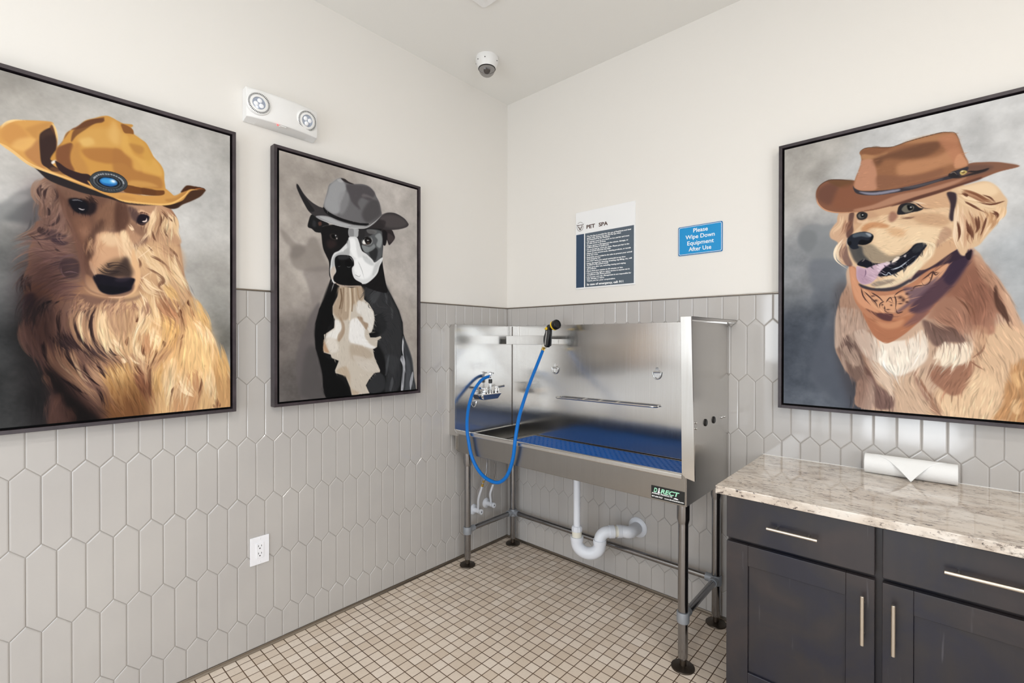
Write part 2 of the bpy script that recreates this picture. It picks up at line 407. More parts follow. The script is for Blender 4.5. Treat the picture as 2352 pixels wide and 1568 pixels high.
bm = bmesh.new(); sphere(bm, c0, 0.0195); lathe(bm, [(0.0155, 0.0), (0.0155, 0.022), (0.012, 0.027), (0, 0.027)], c0, ld, 20); fin('lens_module', bm, 'black', o, smooth=True)
bm = bmesh.new()
for k in range(3):
    a, bb = Vector((0, 0, 1)).cross(ld).normalized(), None
    sphere(bm, c0+ld*0.018+a*(0.012*(k-1))+Vector((0, 0, 0.012)), 0.0028, 10)
fin('infrared_lamp', bm, 'chrome', o)
for a in (215, 262, 305, 20):
    bm = bmesh.new(); r = math.radians(a); d = Vector((math.cos(r), math.sin(r), 0)); p = Vector((cx, cy, H-0.03))+d*0.0645
    cyl(bm, p-d*0.002, p+d*0.0015, 0.0028, 10); fin('screw', bm, 'black', o)

# ---------------------------------------------------------------- stainless pet bath
FY = -0.531; BYK = -0.012
tub = thing('pet_bath', (0.79, -0.27, 0), 'raised brushed stainless steel pet washing tub standing in the tiled corner', 'tub')
bm = bmesh.new()   # apron, floor pan, low walls
box(bm, 0.080, 1.496, FY, FY+0.010, 0.704, 0.832)
box(bm, 0.080, 1.496, FY+0.010, BYK, 0.704, 0.714)
box(bm, 0.058, 0.070, FY+0.010, BYK, 0.704, 0.80)
fin('basin', bm, 'steel_shaded', tub, 0.0025)
bm = bmesh.new(); prism(bm, [(FY-0.004, 0.816), (FY-0.006, 0.820), (FY-0.0055, 0.834), (FY-0.001, 0.8385), (FY+0.012, 0.8385), (FY+0.014, 0.832), (FY+0.014, 0.816)], 0, 0.056, 1.480)
fin('rim', bm, 'steel', tub, 0.0012)
bxo('back_panel', 0.045, 1.492, BYK, -0.008, 0.712, 1.488, 'steel', tub)
bm = bmesh.new(); box(bm, 0.052, 0.058, FY+0.004, BYK, 0.712, 1.4885); fin('side_panel', bm, 'steel', tub)
bm = bmesh.new(); box(bm, 1.478, 1.498, FY+0.004, -0.008, 0.704, 1.4745); fin('side_panel', bm, 'steel', tub, 0.001)
bm = bmesh.new()
prism(bm, [(0.003, 0.801), (0.081, 0.803), (0.081, 0.820), (0.066, 0.832), (0.058, 0.843), (0.055, 1.489), (0.003, 1.489)], 1, FY-0.007, FY+0.004)
box(bm, 0.003, 0.0055, FY+0.004, -0.008, 0.801, 1.489)
box(bm, 0.003, 0.056, FY+0.004, -0.008, 1.4865, 1.489)
fin('front_flange', bm, 'steel', tub, 0.0012)
bm = bmesh.new()
prism(bm, [(1.4735, 1.492), (1.519, 1.492), (1.535, 0.8185), (1.496, 0.8265), (1.481, 0.843)], 1, FY-0.007, FY+0.004)
fin('front_flange', bm, 'steel', tub, 0.0012)
bm = bmesh.new()
prism(bm, [(1.4735, FY), (1.519, FY), (1.535, -0.008), (1.4735, -0.008)], 2, 1.4895, 1.492)
prism(bm, [(1.516, FY), (1.519, FY), (1.535, -0.008), (1.532, -0.008)], 2, 1.478, 1.492)
prism(bm, [(1.498, -0.0105), (1.535, -0.0105), (1.535, -0.008), (1.498, -0.008)], 2, 1.478, 1.492)
fin('top_flange', bm, 'steel', tub)
bm = bmesh.new(); box(bm, 0.0585, 0.0605, BYK-0.0025, BYK-0.0005, 0.716, 1.486); fin('corner_seam', bm, 'footmetal', tub)
# raised tray that carries the mat
bm = bmesh.new()
box(bm, 0.270, 1.477, -0.512, -0.507, 0.714, 0.760); box(bm, 0.270, 1.477, -0.030, -0.024, 0.714, 0.760); box(bm, 0.270, 0.276, -0.507, -0.030, 0.714, 0.760)
fin('raised_tray', bm, 'steel_shaded', tub)
# legs
for lx, ly in ((0.1125, -0.481), (0.1155, -0.066), (1.4655, -0.481), (1.461, -0.066)):
    bm = bmesh.new(); lathe(bm, [(0.0175, 0.038), (0.0205, 0.052), (0.0208, 0.60), (0.0208, 0.704)], (lx, ly, 0), (0, 0, 1), 28)
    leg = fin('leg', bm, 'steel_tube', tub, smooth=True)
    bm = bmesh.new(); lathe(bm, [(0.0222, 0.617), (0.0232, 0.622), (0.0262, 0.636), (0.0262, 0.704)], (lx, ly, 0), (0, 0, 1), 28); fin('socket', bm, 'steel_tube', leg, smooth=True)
    bm = bmesh.new(); lathe(bm, [(0.047, 0.0005), (0.0485, 0.003), (0.0475, 0.007), (0.030, 0.010), (0.0145, 0.014), (0.0145, 0.042)], (lx, ly, 0), (0, 0, 1), 32)
    ft = fin('foot', bm, 'footmetal', leg, smooth=True)
    bm = bmesh.new(); lathe(bm, [(0.0252, 0.196), (0.0262, 0.200), (0.0262, 0.236), (0.0252, 0.240)], (lx, ly, 0), (0, 0, 1), 28)
    zc = 0.219
    if ly > -0.2:
        s = 1 if lx < 0.5 else -1
        cyl(bm, (lx, ly, zc), (lx+s*0.050, ly, zc), 0.0205); cyl(bm, (lx, ly, zc), (lx, ly-0.050, zc), 0.0205)
    else: cyl(bm, (lx, ly, zc), (lx, ly+0.055, zc), 0.0185)
    fin('tube_fitting', bm, 'alu', leg, smooth=True)
for a, b in (((0.1125, -0.435, 0.219), (0.1155, -0.108, 0.219)), ((0.155, -0.066, 0.219), (1.421, -0.066, 0.219)), ((1.4655, -0.435, 0.219), (1.461, -0.108, 0.219))):
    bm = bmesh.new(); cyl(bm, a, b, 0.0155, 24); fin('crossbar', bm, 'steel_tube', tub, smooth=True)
# tie rings
def dring(c, nrm, up_sc=1.0):
    """D ring hanging from a small plate; c = plate centre on the panel, nrm = panel normal"""
    n = Vector(nrm); s = Vector((0, 0, 1)).cross(n).normalized(); z = Vector((0, 0, 1)); c = Vector(c)
    bm = bmesh.new()
    P = [c+s*(0.021*math.cos(a))+z*(0.021*math.sin(a))+n*0.0015 for a in [i*2*PI/16 for i in range(16)]]
    Q = [p+n*0.003 for p in P]
    A = [bm.verts.new(p) for p in P]; B = [bm.verts.new(p) for p in Q]; bm.faces.new(A); bm.faces.new(B)
    for i in range(16): bm.faces.new((A[i], A[(i+1) % 16], B[(i+1) % 16], B[i]))
    cyl(bm, c+z*0.010-s*0.018+n*0.006, c+z*0.010+s*0.018+n*0.006, 0.0052, 12)
    for dz in (0.026, -0.004): 
        cyl(bm, c+z*dz, c+z*dz+n*0.0055, 0.0058, 12)
    cyl(bm, c+z*0.026, c+z*0.026+n*0.003, 0.0105, 16)
    o = fin('tie_ring_plate', bm, 'chrome', tub, smooth=True)
    bm = bmesh.new(); pts = [c+n*0.007+s*0.024*math.cos(a)+z*(0.010 if math.sin(a) > 0 else 0.010+0.038*math.sin(a)) for a in [PI+i*PI/18 for i in range(19)]]
    tube(bm, pts, 0.0032, 10); fin('d_ring', bm, 'chrome', o, smooth=True)
dring((0.4370, BYK, 1.205), (0, -1, 0)); dring((1.1290, BYK, 1.209), (0, -1, 0)); dring((0.058, -0.385, 0.992), (1, 0, 0))
# restraint bar along the back
bm = bmesh.new(); yb = -0.052; z0, z1 = 1.028, 1.032
pts = smooth_path([(0.470, BYK, z0), (0.462, -0.035, z0), (0.478, yb, z0)], 5)+smooth_path([(0.50, yb, z0), (0.8, yb, (z0+z1)/2), (1.10, yb, z1)], 3)+smooth_path([(1.122, yb, z1), (1.138, -0.037, z1), (1.132, BYK, z1)], 5)
tube(bm, pts, 0.0052, 12)
for x in (0.655, 0.765, 0.88): cyl(bm, (x, BYK, 1.030), (x, yb, 1.030), 0.0042, 10)
fin('restraint_bar', bm, 'chrome', tub, smooth=True)
# shelf and its hanging plate
bm = bmesh.new()
box(bm, 0.094, 0.460, -0.112, -0.109, 1.363, 1.4205); box(bm, 0.094, 0.460, -0.109, BYK, 1.363, 1.366); box(bm, 0.094, 0.097, -0.109, BYK, 1.366, 1.400); box(bm, 0.457, 0.460, -0.109, BYK, 1.366, 1.400)
fin('bottle_shelf', bm, 'steel', tub, 0.0012)
bm = bmesh.new(); prism(bm, [(0.092, 1.487), (0.122, 1.487), (0.128, 1.400), (0.092, 1.400)], 1, -0.020, BYK); fin('shelf_hanger', bm, 'steel', tub, 0.001)
# grommets and screws on the outer side panel
for y, z in ((-0.319, 1.027), (-0.2155, 1.026)):
    bm = bmesh.new(); lathe(bm, [(0.0165, 0), (0.0165, 0.003), (0.013, 0.006), (0, 0.0062)], (1.498, y, z), (1, 0, 0), 24, cap=False); fin('grommet', bm, 'black', tub, smooth=True)
for y, z in ((-0.431, 1.040), (-0.431, 1.016), (-0.1096, 1.025), (-0.070, 1.024)):
    bm = bmesh.new(); lathe(bm, [(0.0055, 0), (0.0055, 0.003), (0.004, 0.006), (0, 0.0075)], (1.498, y, z), (1, 0, 0), 12, cap=False); fin('screw', bm, 'chrome', tub, smooth=True)

# faucet, part of the bath
fa = None
bm = bmesh.new()
ztop, zbo = 1.045, 1.006
xa, xf = 0.058, 0.112
top = [(xa, -0.350), (xf, -0.345), (xf, -0.176), (xa, -0.176)]; bot = [(xa, -0.325), (xf-0.006, -0.335), (xf-0.006, -0.205), (xa, -0.205)]
T = [bm.verts.new((*p, ztop)) for p in top]; T2 = [bm.verts.new((*p, ztop-0.006)) for p in top]; B = [bm.verts.new((*p, zbo)) for p in bot]
bm.faces.new(T); bm.faces.new(B)
for A_, B_ in ((T, T2), (T2, B)):
    for i in range(4): bm.faces.new((A_[i], A_[(i+1) % 4], B_[(i+1) % 4], B_[i]))
fa = fin('faucet_bracket', bm, 'chrome', tub, 0.002)
xh = 0.092
for y, ang in ((-0.312, 200), (-0.2065, -18)):
    bm = bmesh.new(); lathe(bm, [(0.0205, 0), (0.0205, 0.009), (0.0165, 0.012), (0.0165, 0.022), (0.014, 0.026), (0.0125, 0.040), (0, 0.043)], (xh, y, ztop), (0, 0, 1), 20, cap=False)
    hv = fin('valve_bonnet', bm, 'chrome', fa, smooth=True)
    a = math.radians(90+ang); d = Vector((math.cos(a)*-1, math.sin(a), 0)) if ang > 90 else Vector((0.25, 1, 0)).normalized()
    if ang > 90: d = Vector((0.3, -1, 0)).normalized()
    bm = bmesh.new(); tube(bm, [Vector((xh, y, ztop+0.036)), Vector((xh, y, ztop+0.037))+d*0.03, Vector((xh, y, ztop+0.041))+d*0.062], 0.006, 10, rad=[0.0055, 0.0062, 0.0072]); fin('lever_handle', bm, 'chrome', fa, smooth=True)
yr = -0.262
bm = bmesh.new(); lathe(bm, [(0.0165, 0), (0.0165, 0.006), (0.013, 0.010), (0.013, 0.018), (0.0075, 0.021), (0.0075, 0.075)], (xh, yr, ztop), (0, 0, 1), 20, cap=True); fin('riser_pipe', bm, 'chrome', fa, smooth=True)
bm = bmesh.new(); lathe(bm, [(0.0095, 0.064), (0.0125, 0.067), (0.0128, 0.088), (0.0095, 0.092)], (xh, yr, ztop), (0, 0, 1), 16); fin('riser_collar', bm, 'black', fa, smooth=True)
bm = bmesh.new(); lathe(bm, [(0.009, 0.090), (0.009, 0.118), (0.0135, 0.121), (0.0135, 0.134), (0.006, 0.138), (0, 0.138)], (xh, yr, ztop), (0, 0, 1), 16, cap=False)
cyl(bm, (xh, yr, ztop+0.127), (xh, yr+0.030, ztop+0.129), 0.0045, 10); cyl(bm, (xh, yr, ztop+0.103), (xh+0.012, yr-0.022, ztop+0.110), 0.0085, 12)
fin('outlet_tee', bm, 'chrome', fa, smooth=True)

# maker's sticker at the apron's right end
st = bxo('maker_sticker', 1.3445, 1.4915, FY-0.0012, FY-0.0002, 0.711, 0.7655, 'sticker_black', tub)

def text(name, body, parent, origin, xdir, zdir, size, material, width=None, align='LEFT', bold=0.0, depth=0.0006, shear=0.0, spacing=1.0, xs=1.0):
    c = bpy.data.curves.new(name, 'FONT'); c.body = body; c.size = size; c.align_x = align; c.extrude = depth/2; c.offset = bold; c.shear = shear
    c.space_character = spacing; c.resolution_u = 3
    tmp = bpy.data.objects.new('tmp_text', c); COL.objects.link(tmp)
    bpy.context.view_layer.update()
    dg = bpy.context.evaluated_depsgraph_get(); me = bpy.data.meshes.new_from_object(tmp.evaluated_get(dg))
    bpy.data.objects.remove(tmp, do_unlink=True)
    X = Vector(xdir).normalized(); Z = Vector(zdir).normalized(); N = X.cross(Z)
    if width and len(me.vertices):
        w = max(v.co.x for v in me.vertices)-min(v.co.x for v in me.vertices); xs = width/w
    for v in me.vertices: v.co = Vector(origin)+X*v.co.x*xs+Z*v.co.y+N*(v.co.z+depth/2)
    me.materials.clear(); me.materials.append(M[material] if isinstance(material, str) else material)
    o = bpy.data.objects.new(name, me); COL.objects.link(o)
    if parent is not None: o.parent = parent; o.matrix_parent_inverse = parent.matrix_basis.inverted()
    return o
XR, ZU = (1, 0, 0), (0, 0, 1)
ys = FY-0.0014
text('lettering', 'D', st, (1.3555, ys, 0.7390), XR, ZU, 0.026, 'sticker_green', bold=0.0009, shear=0.25, width=0.0165)
text('lettering', 'RECT', st, (1.3860, ys, 0.7390), XR, ZU, 0.026, 'sticker_green', width=0.083, bold=0.0009, shear=0.25)
text('lettering', 'ANIMAL PRODUCTS', st, (1.3475, ys, 0.7305), XR, ZU, 0.0085, 'ink_white', width=0.092, bold=0.0002, shear=0.2)
text('lettering', '877.605.7527   www.directanimal.com', st, (1.3480, ys, 0.7175), XR, ZU, 0.0080, 'ink_white', width=0.140, bold=0.0002)
bm = bmesh.new()   # small white dog silhouette that stands for the I, and a lying cat
prism(bm, [(1.3755, 0.7375), (1.3850, 0.7375), (1.3840, 0.7420), (1.3820, 0.7450), (1.3835, 0.7490), (1.3825, 0.7540), (1.3840, 0.7570), (1.3830, 0.7600), (1.3808, 0.7590), (1.3780, 0.7560), (1.3790, 0.7530), (1.3775, 0.7470), (1.3760, 0.7430), (1.3740, 0.7400)], 1, ys-0.0006, ys)
fin('dog_emblem', bm, 'ink_white', st); bm = bmesh.new()
prism(bm, [(1.4420, 0.7265), (1.4460, 0.7290), (1.4490, 0.7320), (1.4550, 0.7325), (1.4600, 0.7310), (1.4660, 0.7275), (1.4640, 0.7262), (1.4560, 0.7268), (1.4500, 0.7272)], 1, ys-0.0006, ys)
fin('cat_emblem', bm, 'ink_white', st)

# blue perforated mat
bm = bmesh.new(); X0, X1, Y0, Y1 = 0.279, 1.474, -0.505, -0.033; cw, ch = 0.0332, 0.0215
nx = int((X1-X0)/cw); cw = (X1-X0)/nx; ny = int((Y1-Y0)/ch); ch = (Y1-Y0)/ny
ZM0, ZM1 = 0.7475, 0.7585
def cell(xa, xb, ya, yb, hole=True):
    cx, cy = (xa+xb)/2, (ya+yb)/2; o8 = [(xb, cy), (xb, yb), (cx, yb), (xa, yb), (xa, cy), (xa, ya), (cx, ya), (xb, ya)]
    O = [bm.verts.new((p[0], p[1], ZM1)) for p in o8]
    if not hole: bm.faces.new(O); return
    rx, ry = (xb-xa)*0.27, (yb-ya)*0.24
    I = [bm.verts.new((cx+rx*math.cos(k*PI/4), cy+ry*math.sin(k*PI/4), ZM1)) for k in range(8)]
    L = [bm.verts.new((cx+rx*math.cos(k*PI/4), cy+ry*math.sin(k*PI/4), ZM0)) for k in range(8)]
    for k in range(8):
        j = (k+1) % 8; bm.faces.new((O[k], O[j], I[j], I[k])); bm.faces.new((I[k], I[j], L[j], L[k]))
for j in range(ny):
    ya, yb = Y0+j*ch, Y0+(j+1)*ch; off = cw/2 if j % 2 else 0
    if off:
        cell(X0, X0+off, ya, yb, False); cell(X1-cw+off, X1, ya, yb, False)
    for i in range(nx-(1 if off else 0)): cell(X0+i*cw+off, X0+(i+1)*cw+off, ya, yb)
for a in ((X0, X1, Y0-0.0005, Y0), (X0, X1, Y1, Y1+0.0005), (X0-0.0005, X0, Y0, Y1), (X1, X1+0.0005, Y0, Y1)): box(bm, *a, ZM0-0.004, ZM1)
tag(fin('drain_mat', bm, 'blue_mat'), 'blue perforated rubber mat lying in the steel tub', 'mat')

# hose with spray nozzle
hose = thing('spray_hose', (0.30, -0.5, 0.72), 'bright blue rubber hose looping over the tub rim to a black spray nozzle', 'hose')
hp = [(xh+0.004, yr-0.010, ztop+0.108)] + [(0.097, -0.288, 1.154), (0.092, -0.335, 1.139), (0.096, -0.385, 1.104), (0.106, -0.435, 1.054), (0.128, -0.485, 0.987), (0.156, -0.525, 0.915), (0.184, -0.55, 0.848), (0.202, -0.556, 0.795), (0.221, -0.556, 0.726), (0.254, -0.556, 0.67), (0.302, -0.556, 0.625), (0.366, -0.556, 0.598), (0.442, -0.556, 0.596), (0.499, -0.556, 0.631), (0.534, -0.556, 0.686), (0.56, -0.556, 0.762), (0.572, -0.556, 0.844), (0.571, -0.54, 0.91), (0.554, -0.5, 0.974), (0.526, -0.43, 1.049), (0.486, -0.33, 1.139), (0.458, -0.235, 1.231), (0.441, -0.15, 1.33)]
bm = bmesh.new(); tube(bm, smooth_path(hp, 6), 0.0100, 16); fin('hose_line', bm, 'blue_hose', hose, smooth=True)
dn = (Vector(hp[-1])-Vector(hp[-2])).normalized(); p0 = Vector(hp[-1])
bm = bmesh.new(); lathe(bm, [(0.0105, -0.008), (0.0112, -0.006), (0.0112, 0.012), (0.0085, 0.014), (0.0085, 0.020)], p0, dn, 16); fin('hose_coupling', bm, 'brass', hose, smooth=True)
bm = bmesh.new(); lathe(bm, [(0.013, 0.018), (0.0155, 0.021), (0.0155, 0.027), (0.0135, 0.029), (0.0155, 0.031), (0.0150, 0.038)], p0, dn, 18); fin('swivel_ring', bm, 'pvc_cream', hose, smooth=True)
# nozzle laid out in its own plane: e1 roughly sideways along the panel, e2 up
NZ = Vector((0.4470, -0.131, 1.356)); E1 = Vector((0.93, -0.36, 0)).normalized(); E2 = Vector((0, 0, 1)); E3 = E1.cross(E2)
def nz(a, b, c=0.0): return NZ+E1*(a*1.10)+E2*(b*1.04)+E3*c
noz = None
def slab(bm, pts, th):
    A = [bm.verts.new(nz(*p, th)) for p in pts]; B = [bm.verts.new(nz(*p, -th)) for p in pts]; n = len(pts)
    bm.faces.new(A); bm.faces.new(B[::-1])
    for i in range(n): bm.faces.new((A[i], A[(i+1) % n], B[(i+1) % n], B[i]))
bm = bmesh.new()
slab(bm, [(0.000, -0.004), (0.030, -0.010), (0.040, 0.010), (0.050, 0.040), (0.056, 0.072), (0.055, 0.094), (0.066, 0.112), (0.058, 0.124), (0.040, 0.128), (0.026, 0.116), (0.012, 0.098), (0.010, 0.082), (-0.008, 0.052), (-0.010, 0.030), (-0.004, 0.012)], 0.0125)
noz = fin('spray_nozzle', bm, 'black', hose, 0.006, 3)
bm = bmesh.new(); hd = (E1*0.93+E2*0.30-E3*0.18).normalized(); hp0 = nz(0.050, 0.109)
lathe(bm, [(0.014, 0.0), (0.017, 0.012), (0.026, 0.030), (0.0275, 0.034)], hp0, hd, 24); fin('nozzle_neck', bm, 'black', noz, smooth=True)
bm = bmesh.new(); lathe(bm, [(0.0290, 0.033), (0.0300, 0.035), (0.0300, 0.041), (0.0290, 0.043)], hp0, hd, 28); fin('yellow_ring', bm, 'yellow', noz, smooth=True)
bm = bmesh.new(); lathe(bm, [(0.0280, 0.042), (0.0300, 0.045), (0.0295, 0.066), (0.0270, 0.070), (0.0235, 0.070), (0.0225, 0.066), (0.0, 0.066)], hp0, hd, 28, cap=False); fin('spray_dial', bm, 'black', noz, smooth=True)
bm = bmesh.new(); cyl(bm, nz(0.030, 0.104, -0.016), nz(0.030, 0.104, 0.016), 0.0095, 18); slab(bm, [(0.005, 0.098), (0.030, 0.100), (0.030, 0.110), (0.006, 0.104)], 0.0135); fin('flow_switch', bm, 'yellow', noz, 0.001)
bm = bmesh.new(); tube(bm, [nz(0.052, 0.098), nz(0.058, 0.070), nz(0.061, 0.030), nz(0.058, 0.004), nz(0.034, -0.004)], 0.0035, 8); fin('trigger', bm, 'black', noz, smooth=True)
bm = bmesh.new(); tube(bm, [nz(0.033, 0.090, s*0.0128) for s in (1,)]+[nz(0.014, 0.006, 0.0128)], 0.0030, 8); tube(bm, [nz(0.033, 0.090, -0.0128), nz(0.014, 0.006, -0.0128)], 0.0030, 8); fin('grip_stripe', bm, mat('grip_grey', (190, 186, 180), 0.5), noz)

# ---------------------------------------------------------------- drain trap
tr = thing('drain_trap', (0.85, -0.2, 0.2), 'white plastic drain pipe with curved trap under the steel tub', 'drain pipe')
PX, PY = 0.765, -0.25; RX, RY = 0.884, -0.2025
bm = bmesh.new(); cyl(bm, (PX, PY, 0.30), (PX, PY, 0.704), 0.0192, 24); fin('tailpiece', bm, 'pvc', tr, smooth=True)
bm = bmesh.new(); lathe(bm, [(0.0225, 0.320), (0.029, 0.322), (0.0305, 0.328), (0.0305, 0.342), (0.026, 0.349), (0.021, 0.352)], (PX, PY, 0), (0, 0, 1), 10); fin('slip_nut', bm, 'pvc', tr)
bm = bmesh.new(); lathe(bm, [(0.0275, 0.275), (0.0275, 0.322)], (PX, PY, 0), (0, 0, 1), 28); fin('adapter', bm, 'pvc_cream', tr, smooth=True)
dv = Vector((RX-PX, RY-PY, 0)); half = dv.length/2; dv.normalize(); mid = Vector(((PX+RX)/2, (PY+RY)/2, 0)); zc = 0.262
upts = [Vector((PX, PY, 0.292)), Vector((PX, PY, 0.276))]+[mid-dv*half*math.cos(a)+Vector((0, 0, zc-half*0.86*math.sin(a))) for a in [i*PI/20 for i in range(21)]]+[Vector((RX, RY, 0.276)), Vector((RX, RY, 0.292))]
bm = bmesh.new(); tube(bm, upts, 0.0335, 24, rad=[0.0365, 0.0365]+[0.0335]*21+[0.0365, 0.0365]); fin('trap_bend', bm, 'pvc', tr, smooth=True)
EP = Vector((RX, RY, 0.30)); AP = Vector((0.915, -0.172, 0.334)); A2 = Vector((0.962, -0.118, 0.335))
ad = (A2-Vector((RX, RY, 0.335))); ad.z = 0; ad.normalize()
c_el = Vector((RX, RY, 0.286)); rr = 0.048
ept = [c_el]+[Vector((RX, RY, 0.286))+ad*rr*(1-math.cos(a))+Vector((0, 0, rr*math.sin(a))) for a in [i*PI/2/10 for i in range(1, 11)]]
end = ept[-1]+ad*0.010; ept.append(end)
bm = bmesh.new(); tube(bm, ept, 0.0315, 24); fin('elbow', bm, 'pvc', tr, smooth=True)
bm = bmesh.new(); tube(bm, [end-ad*0.006, end+ad*0.022], 0.0352, 24); fin('elbow_socket', bm, 'pvc', tr, smooth=True)
w0 = end+ad*0.022
bm = bmesh.new(); tube(bm, [w0-ad*0.01, w0+ad*0.022], 0.0305, 24); fin('trap_arm', bm, 'pvc_cream', tr, smooth=True)
w1 = w0+ad*0.022; WE = Vector((1.012, 0.0, 0.337)); B0 = w1+ad*0.030
bm = bmesh.new(); tube(bm, [w1-ad*0.004, w1+ad*0.020], 0.0352, 24); fin('wall_bend_socket', bm, 'pvc', tr, smooth=True)
Bz = Vector((1.012, min(-0.045, B0.y+0.01), 0.337))
bm = bmesh.new(); tube(bm, smooth_path([w1, B0, Bz, WE+Vector((0, -0.004, 0))], 6), 0.0330, 24); fin('wall_bend', bm, 'pvc', tr, smooth=True)
bm = bmesh.new(); lathe(bm, [(0.0555, 0.006), (0.0560, 0.009), (0.048, 0.016), (0.0345, 0.020)], WE, (0, -1, 0), 40, cap=True); fin('escutcheon', bm, 'pvc', tr, smooth=True)

# ---------------------------------------------------------------- shutoff valves with supply tubes
def valve(y, z, tube_pts, label, joint):
    o = thing('shutoff_valve', (0, y, z), label, 'water valve', 'water shutoff valves under the tub')
    bm = bmesh.new(); lathe(bm, [(0.0335, 0.0062), (0.034, 0.009), (0.028, 0.014), (0.016, 0.018)], (0, y, z), (1, 0, 0), 32); fin('escutcheon', bm, 'pvc', o, smooth=True)
    bm = bmesh.new(); lathe(bm, [(0.0165, 0.012), (0.0165, 0.034), (0.0150, 0.036), (0.0150, 0.062), (0.011, 0.066), (0.011, 0.074)], (0, y, z), (1, 0, 0), 20)
    cyl(bm, (0.052, y, z), (0.052, y, z+0.026), 0.0065, 12); fin('valve_body', bm, 'pvc', o, smooth=True)
    bm = bmesh.new(); lathe(bm, [(0.0175, 0.074), (0.0175, 0.084), (0.0155, 0.086), (0.0060, 0.086), (0.0055, 0.084), (0, 0.084)], (0, y, z), (1, 0, 0), 28, cap=False, sx=0.80); h = fin('valve_handle', bm, 'pvc', o, smooth=True)
    bm = bmesh.new(); cyl(bm, (0.0838, y, z), (0.0858, y, z), 0.0038, 12); fin('handle_screw', bm, 'black', h)
    S = [Vector(p) for p in tube_pts[:3]]; K = [Vector(p) for p in tube_pts[2:]]
    bm = bmesh.new(); tube(bm, smooth_path(S, 6), 0.0075, 12); fin('supply_tube', bm, 'pvc', o, smooth=True)
    bm = bmesh.new(); tube(bm, smooth_path(K, 6), joint, 12); fin('braided_hose', bm, 'steel_tube', o, smooth=True)
    bm = bmesh.new(); d = (S[2]-S[1]).normalized(); cyl(bm, S[2]-d*0.006, S[2]+d*0.012, 0.0085, 8); cyl(bm, S[2]+d*0.020, S[2]+d*0.034, 0.0068, 8); fin('compression_nut', bm, 'brass' if y < -0.3 else 'chrome', o)
valve(-0.2155, 0.2945, [(0.052, -0.2155, 0.315), (0.062, -0.232, 0.372), (0.078, -0.218, 0.440), (0.088, -0.214, 0.520), (0.086, -0.218, 0.600), (0.084, -0.222, 0.704)], 'white shutoff valve nearer the corner below the tub', 0.0045)
valve(-0.3330, 0.2820, [(0.052, -0.333, 0.305), (0.068, -0.345, 0.370), (0.082, -0.325, 0.450), (0.090, -0.298, 0.530), (0.088, -0.288, 0.610), (0.084, -0.292, 0.704)], 'white shutoff valve partly behind the front left tub leg', 0.0048)

# ---------------------------------------------------------------- base cabinets and granite top
def bar_pull(name, parent, c, horizontal, L, post):
    """satin bar pull on a door front; c = centre on the front face"""
    c = Vector(c); d = Vector((1, 0, 0)) if horizontal else Vector((0, 0, 1)); n = Vector((0, -1, 0))
    bm = bmesh.new(); cyl(bm, c+n*0.030-d*L/2, c+n*0.030+d*L/2, 0.0058, 20)
    for s in (-1, 1): cyl(bm, c+d*s*post, c+d*s*post+n*0.030, 0.0045, 12)
    return fin(name, bm, 'nickel', parent, 0.0012, smooth=True)
def shaker(name, x0, x1, z0, z1, yf, parent, st=0.074):
    bm = bmesh.new(); yb = yf+0.020
    box(bm, x0, x0+st, yf, yb, z0, z1); box(bm, x1-st, x1, yf, yb, z0, z1)
    box(bm, x0+st, x1-st, yf, yb, z1-st, z1); box(bm, x0+st, x1-st, yf, yb, z0, z0+st)
    box(bm, x0+st, x1-st, yf+0.009, yb, z0+st, z1-st)
    return fin(name, bm, 'wood', parent, 0.0016)
YD = -0.612
def cabinet(x0, x1, label, hinge_left, pull_L, pull_post, bodyx0, bodyx1, px):
    o = thing('base_cabinet', ((x0+x1)/2, -0.3, 0), label, 'cabinet', 'dark base cabinets under the granite top')
    bm = bmesh.new(); box(bm, bodyx0, bodyx1, YD+0.030, -0.012, 0.10, 0.8255); box(bm, bodyx0, bodyx1, YD+0.095, -0.02, 0.0, 0.10); fin('cabinet_body', bm, 'wood', o)
    d = bxo('drawer_front', x0, x1, YD, YD+0.020, 0.662, 0.816, 'wood', o, 0.0025)
    bar_pull('drawer_pull', d, ((px if px else (x0+x1)/2), YD, 0.7385), True, pull_L, pull_post)
    dr = shaker('door', x0, x1, 0.112, 0.648, YD, o)
    hx = x1-0.0285 if hinge_left else x0+0.0285
    bar_pull('door_pull', dr, (hx, YD, 0.524), False, 0.154, 0.048)
cabinet(1.683, 2.1235, 'dark stained base cabinet beside the steel tub, fully in view', True, 0.152, 0.048, 1.680, 2.1325, 1.9005)
cabinet(2.1420, 2.610, 'dark stained base cabinet cut off by the right photo edge', False, 0.192, 0.064, 2.1325, 2.613, 2.378)
bm = bmesh.new(); box(bm, 1.6545, 3.30, -0.650, -0.0075, 0.8265, 0.8565)
tag(fin('countertop', bm, 'granite', bevel=0.0025, seg=3), 'polished speckled granite worktop over the dark cabinets', 'worktop')
bxo('filler_cabinet', 2.615, 3.28, YD+0.02, -0.012, 0.0, 0.8255, 'wood')
tag(bpy.data.objects['filler_cabinet'], 'plain dark cabinet side unit under the far end of the worktop', 'cabinet')
bpy.data.objects['filler_cabinet'].name = 'side_cabinet'
# caulk line behind the top
tag(bxo('trim_3', 1.6545, 3.30, -0.0095, -0.0062, 0.8565, 0.8585, 'plastic'), kind='structure')

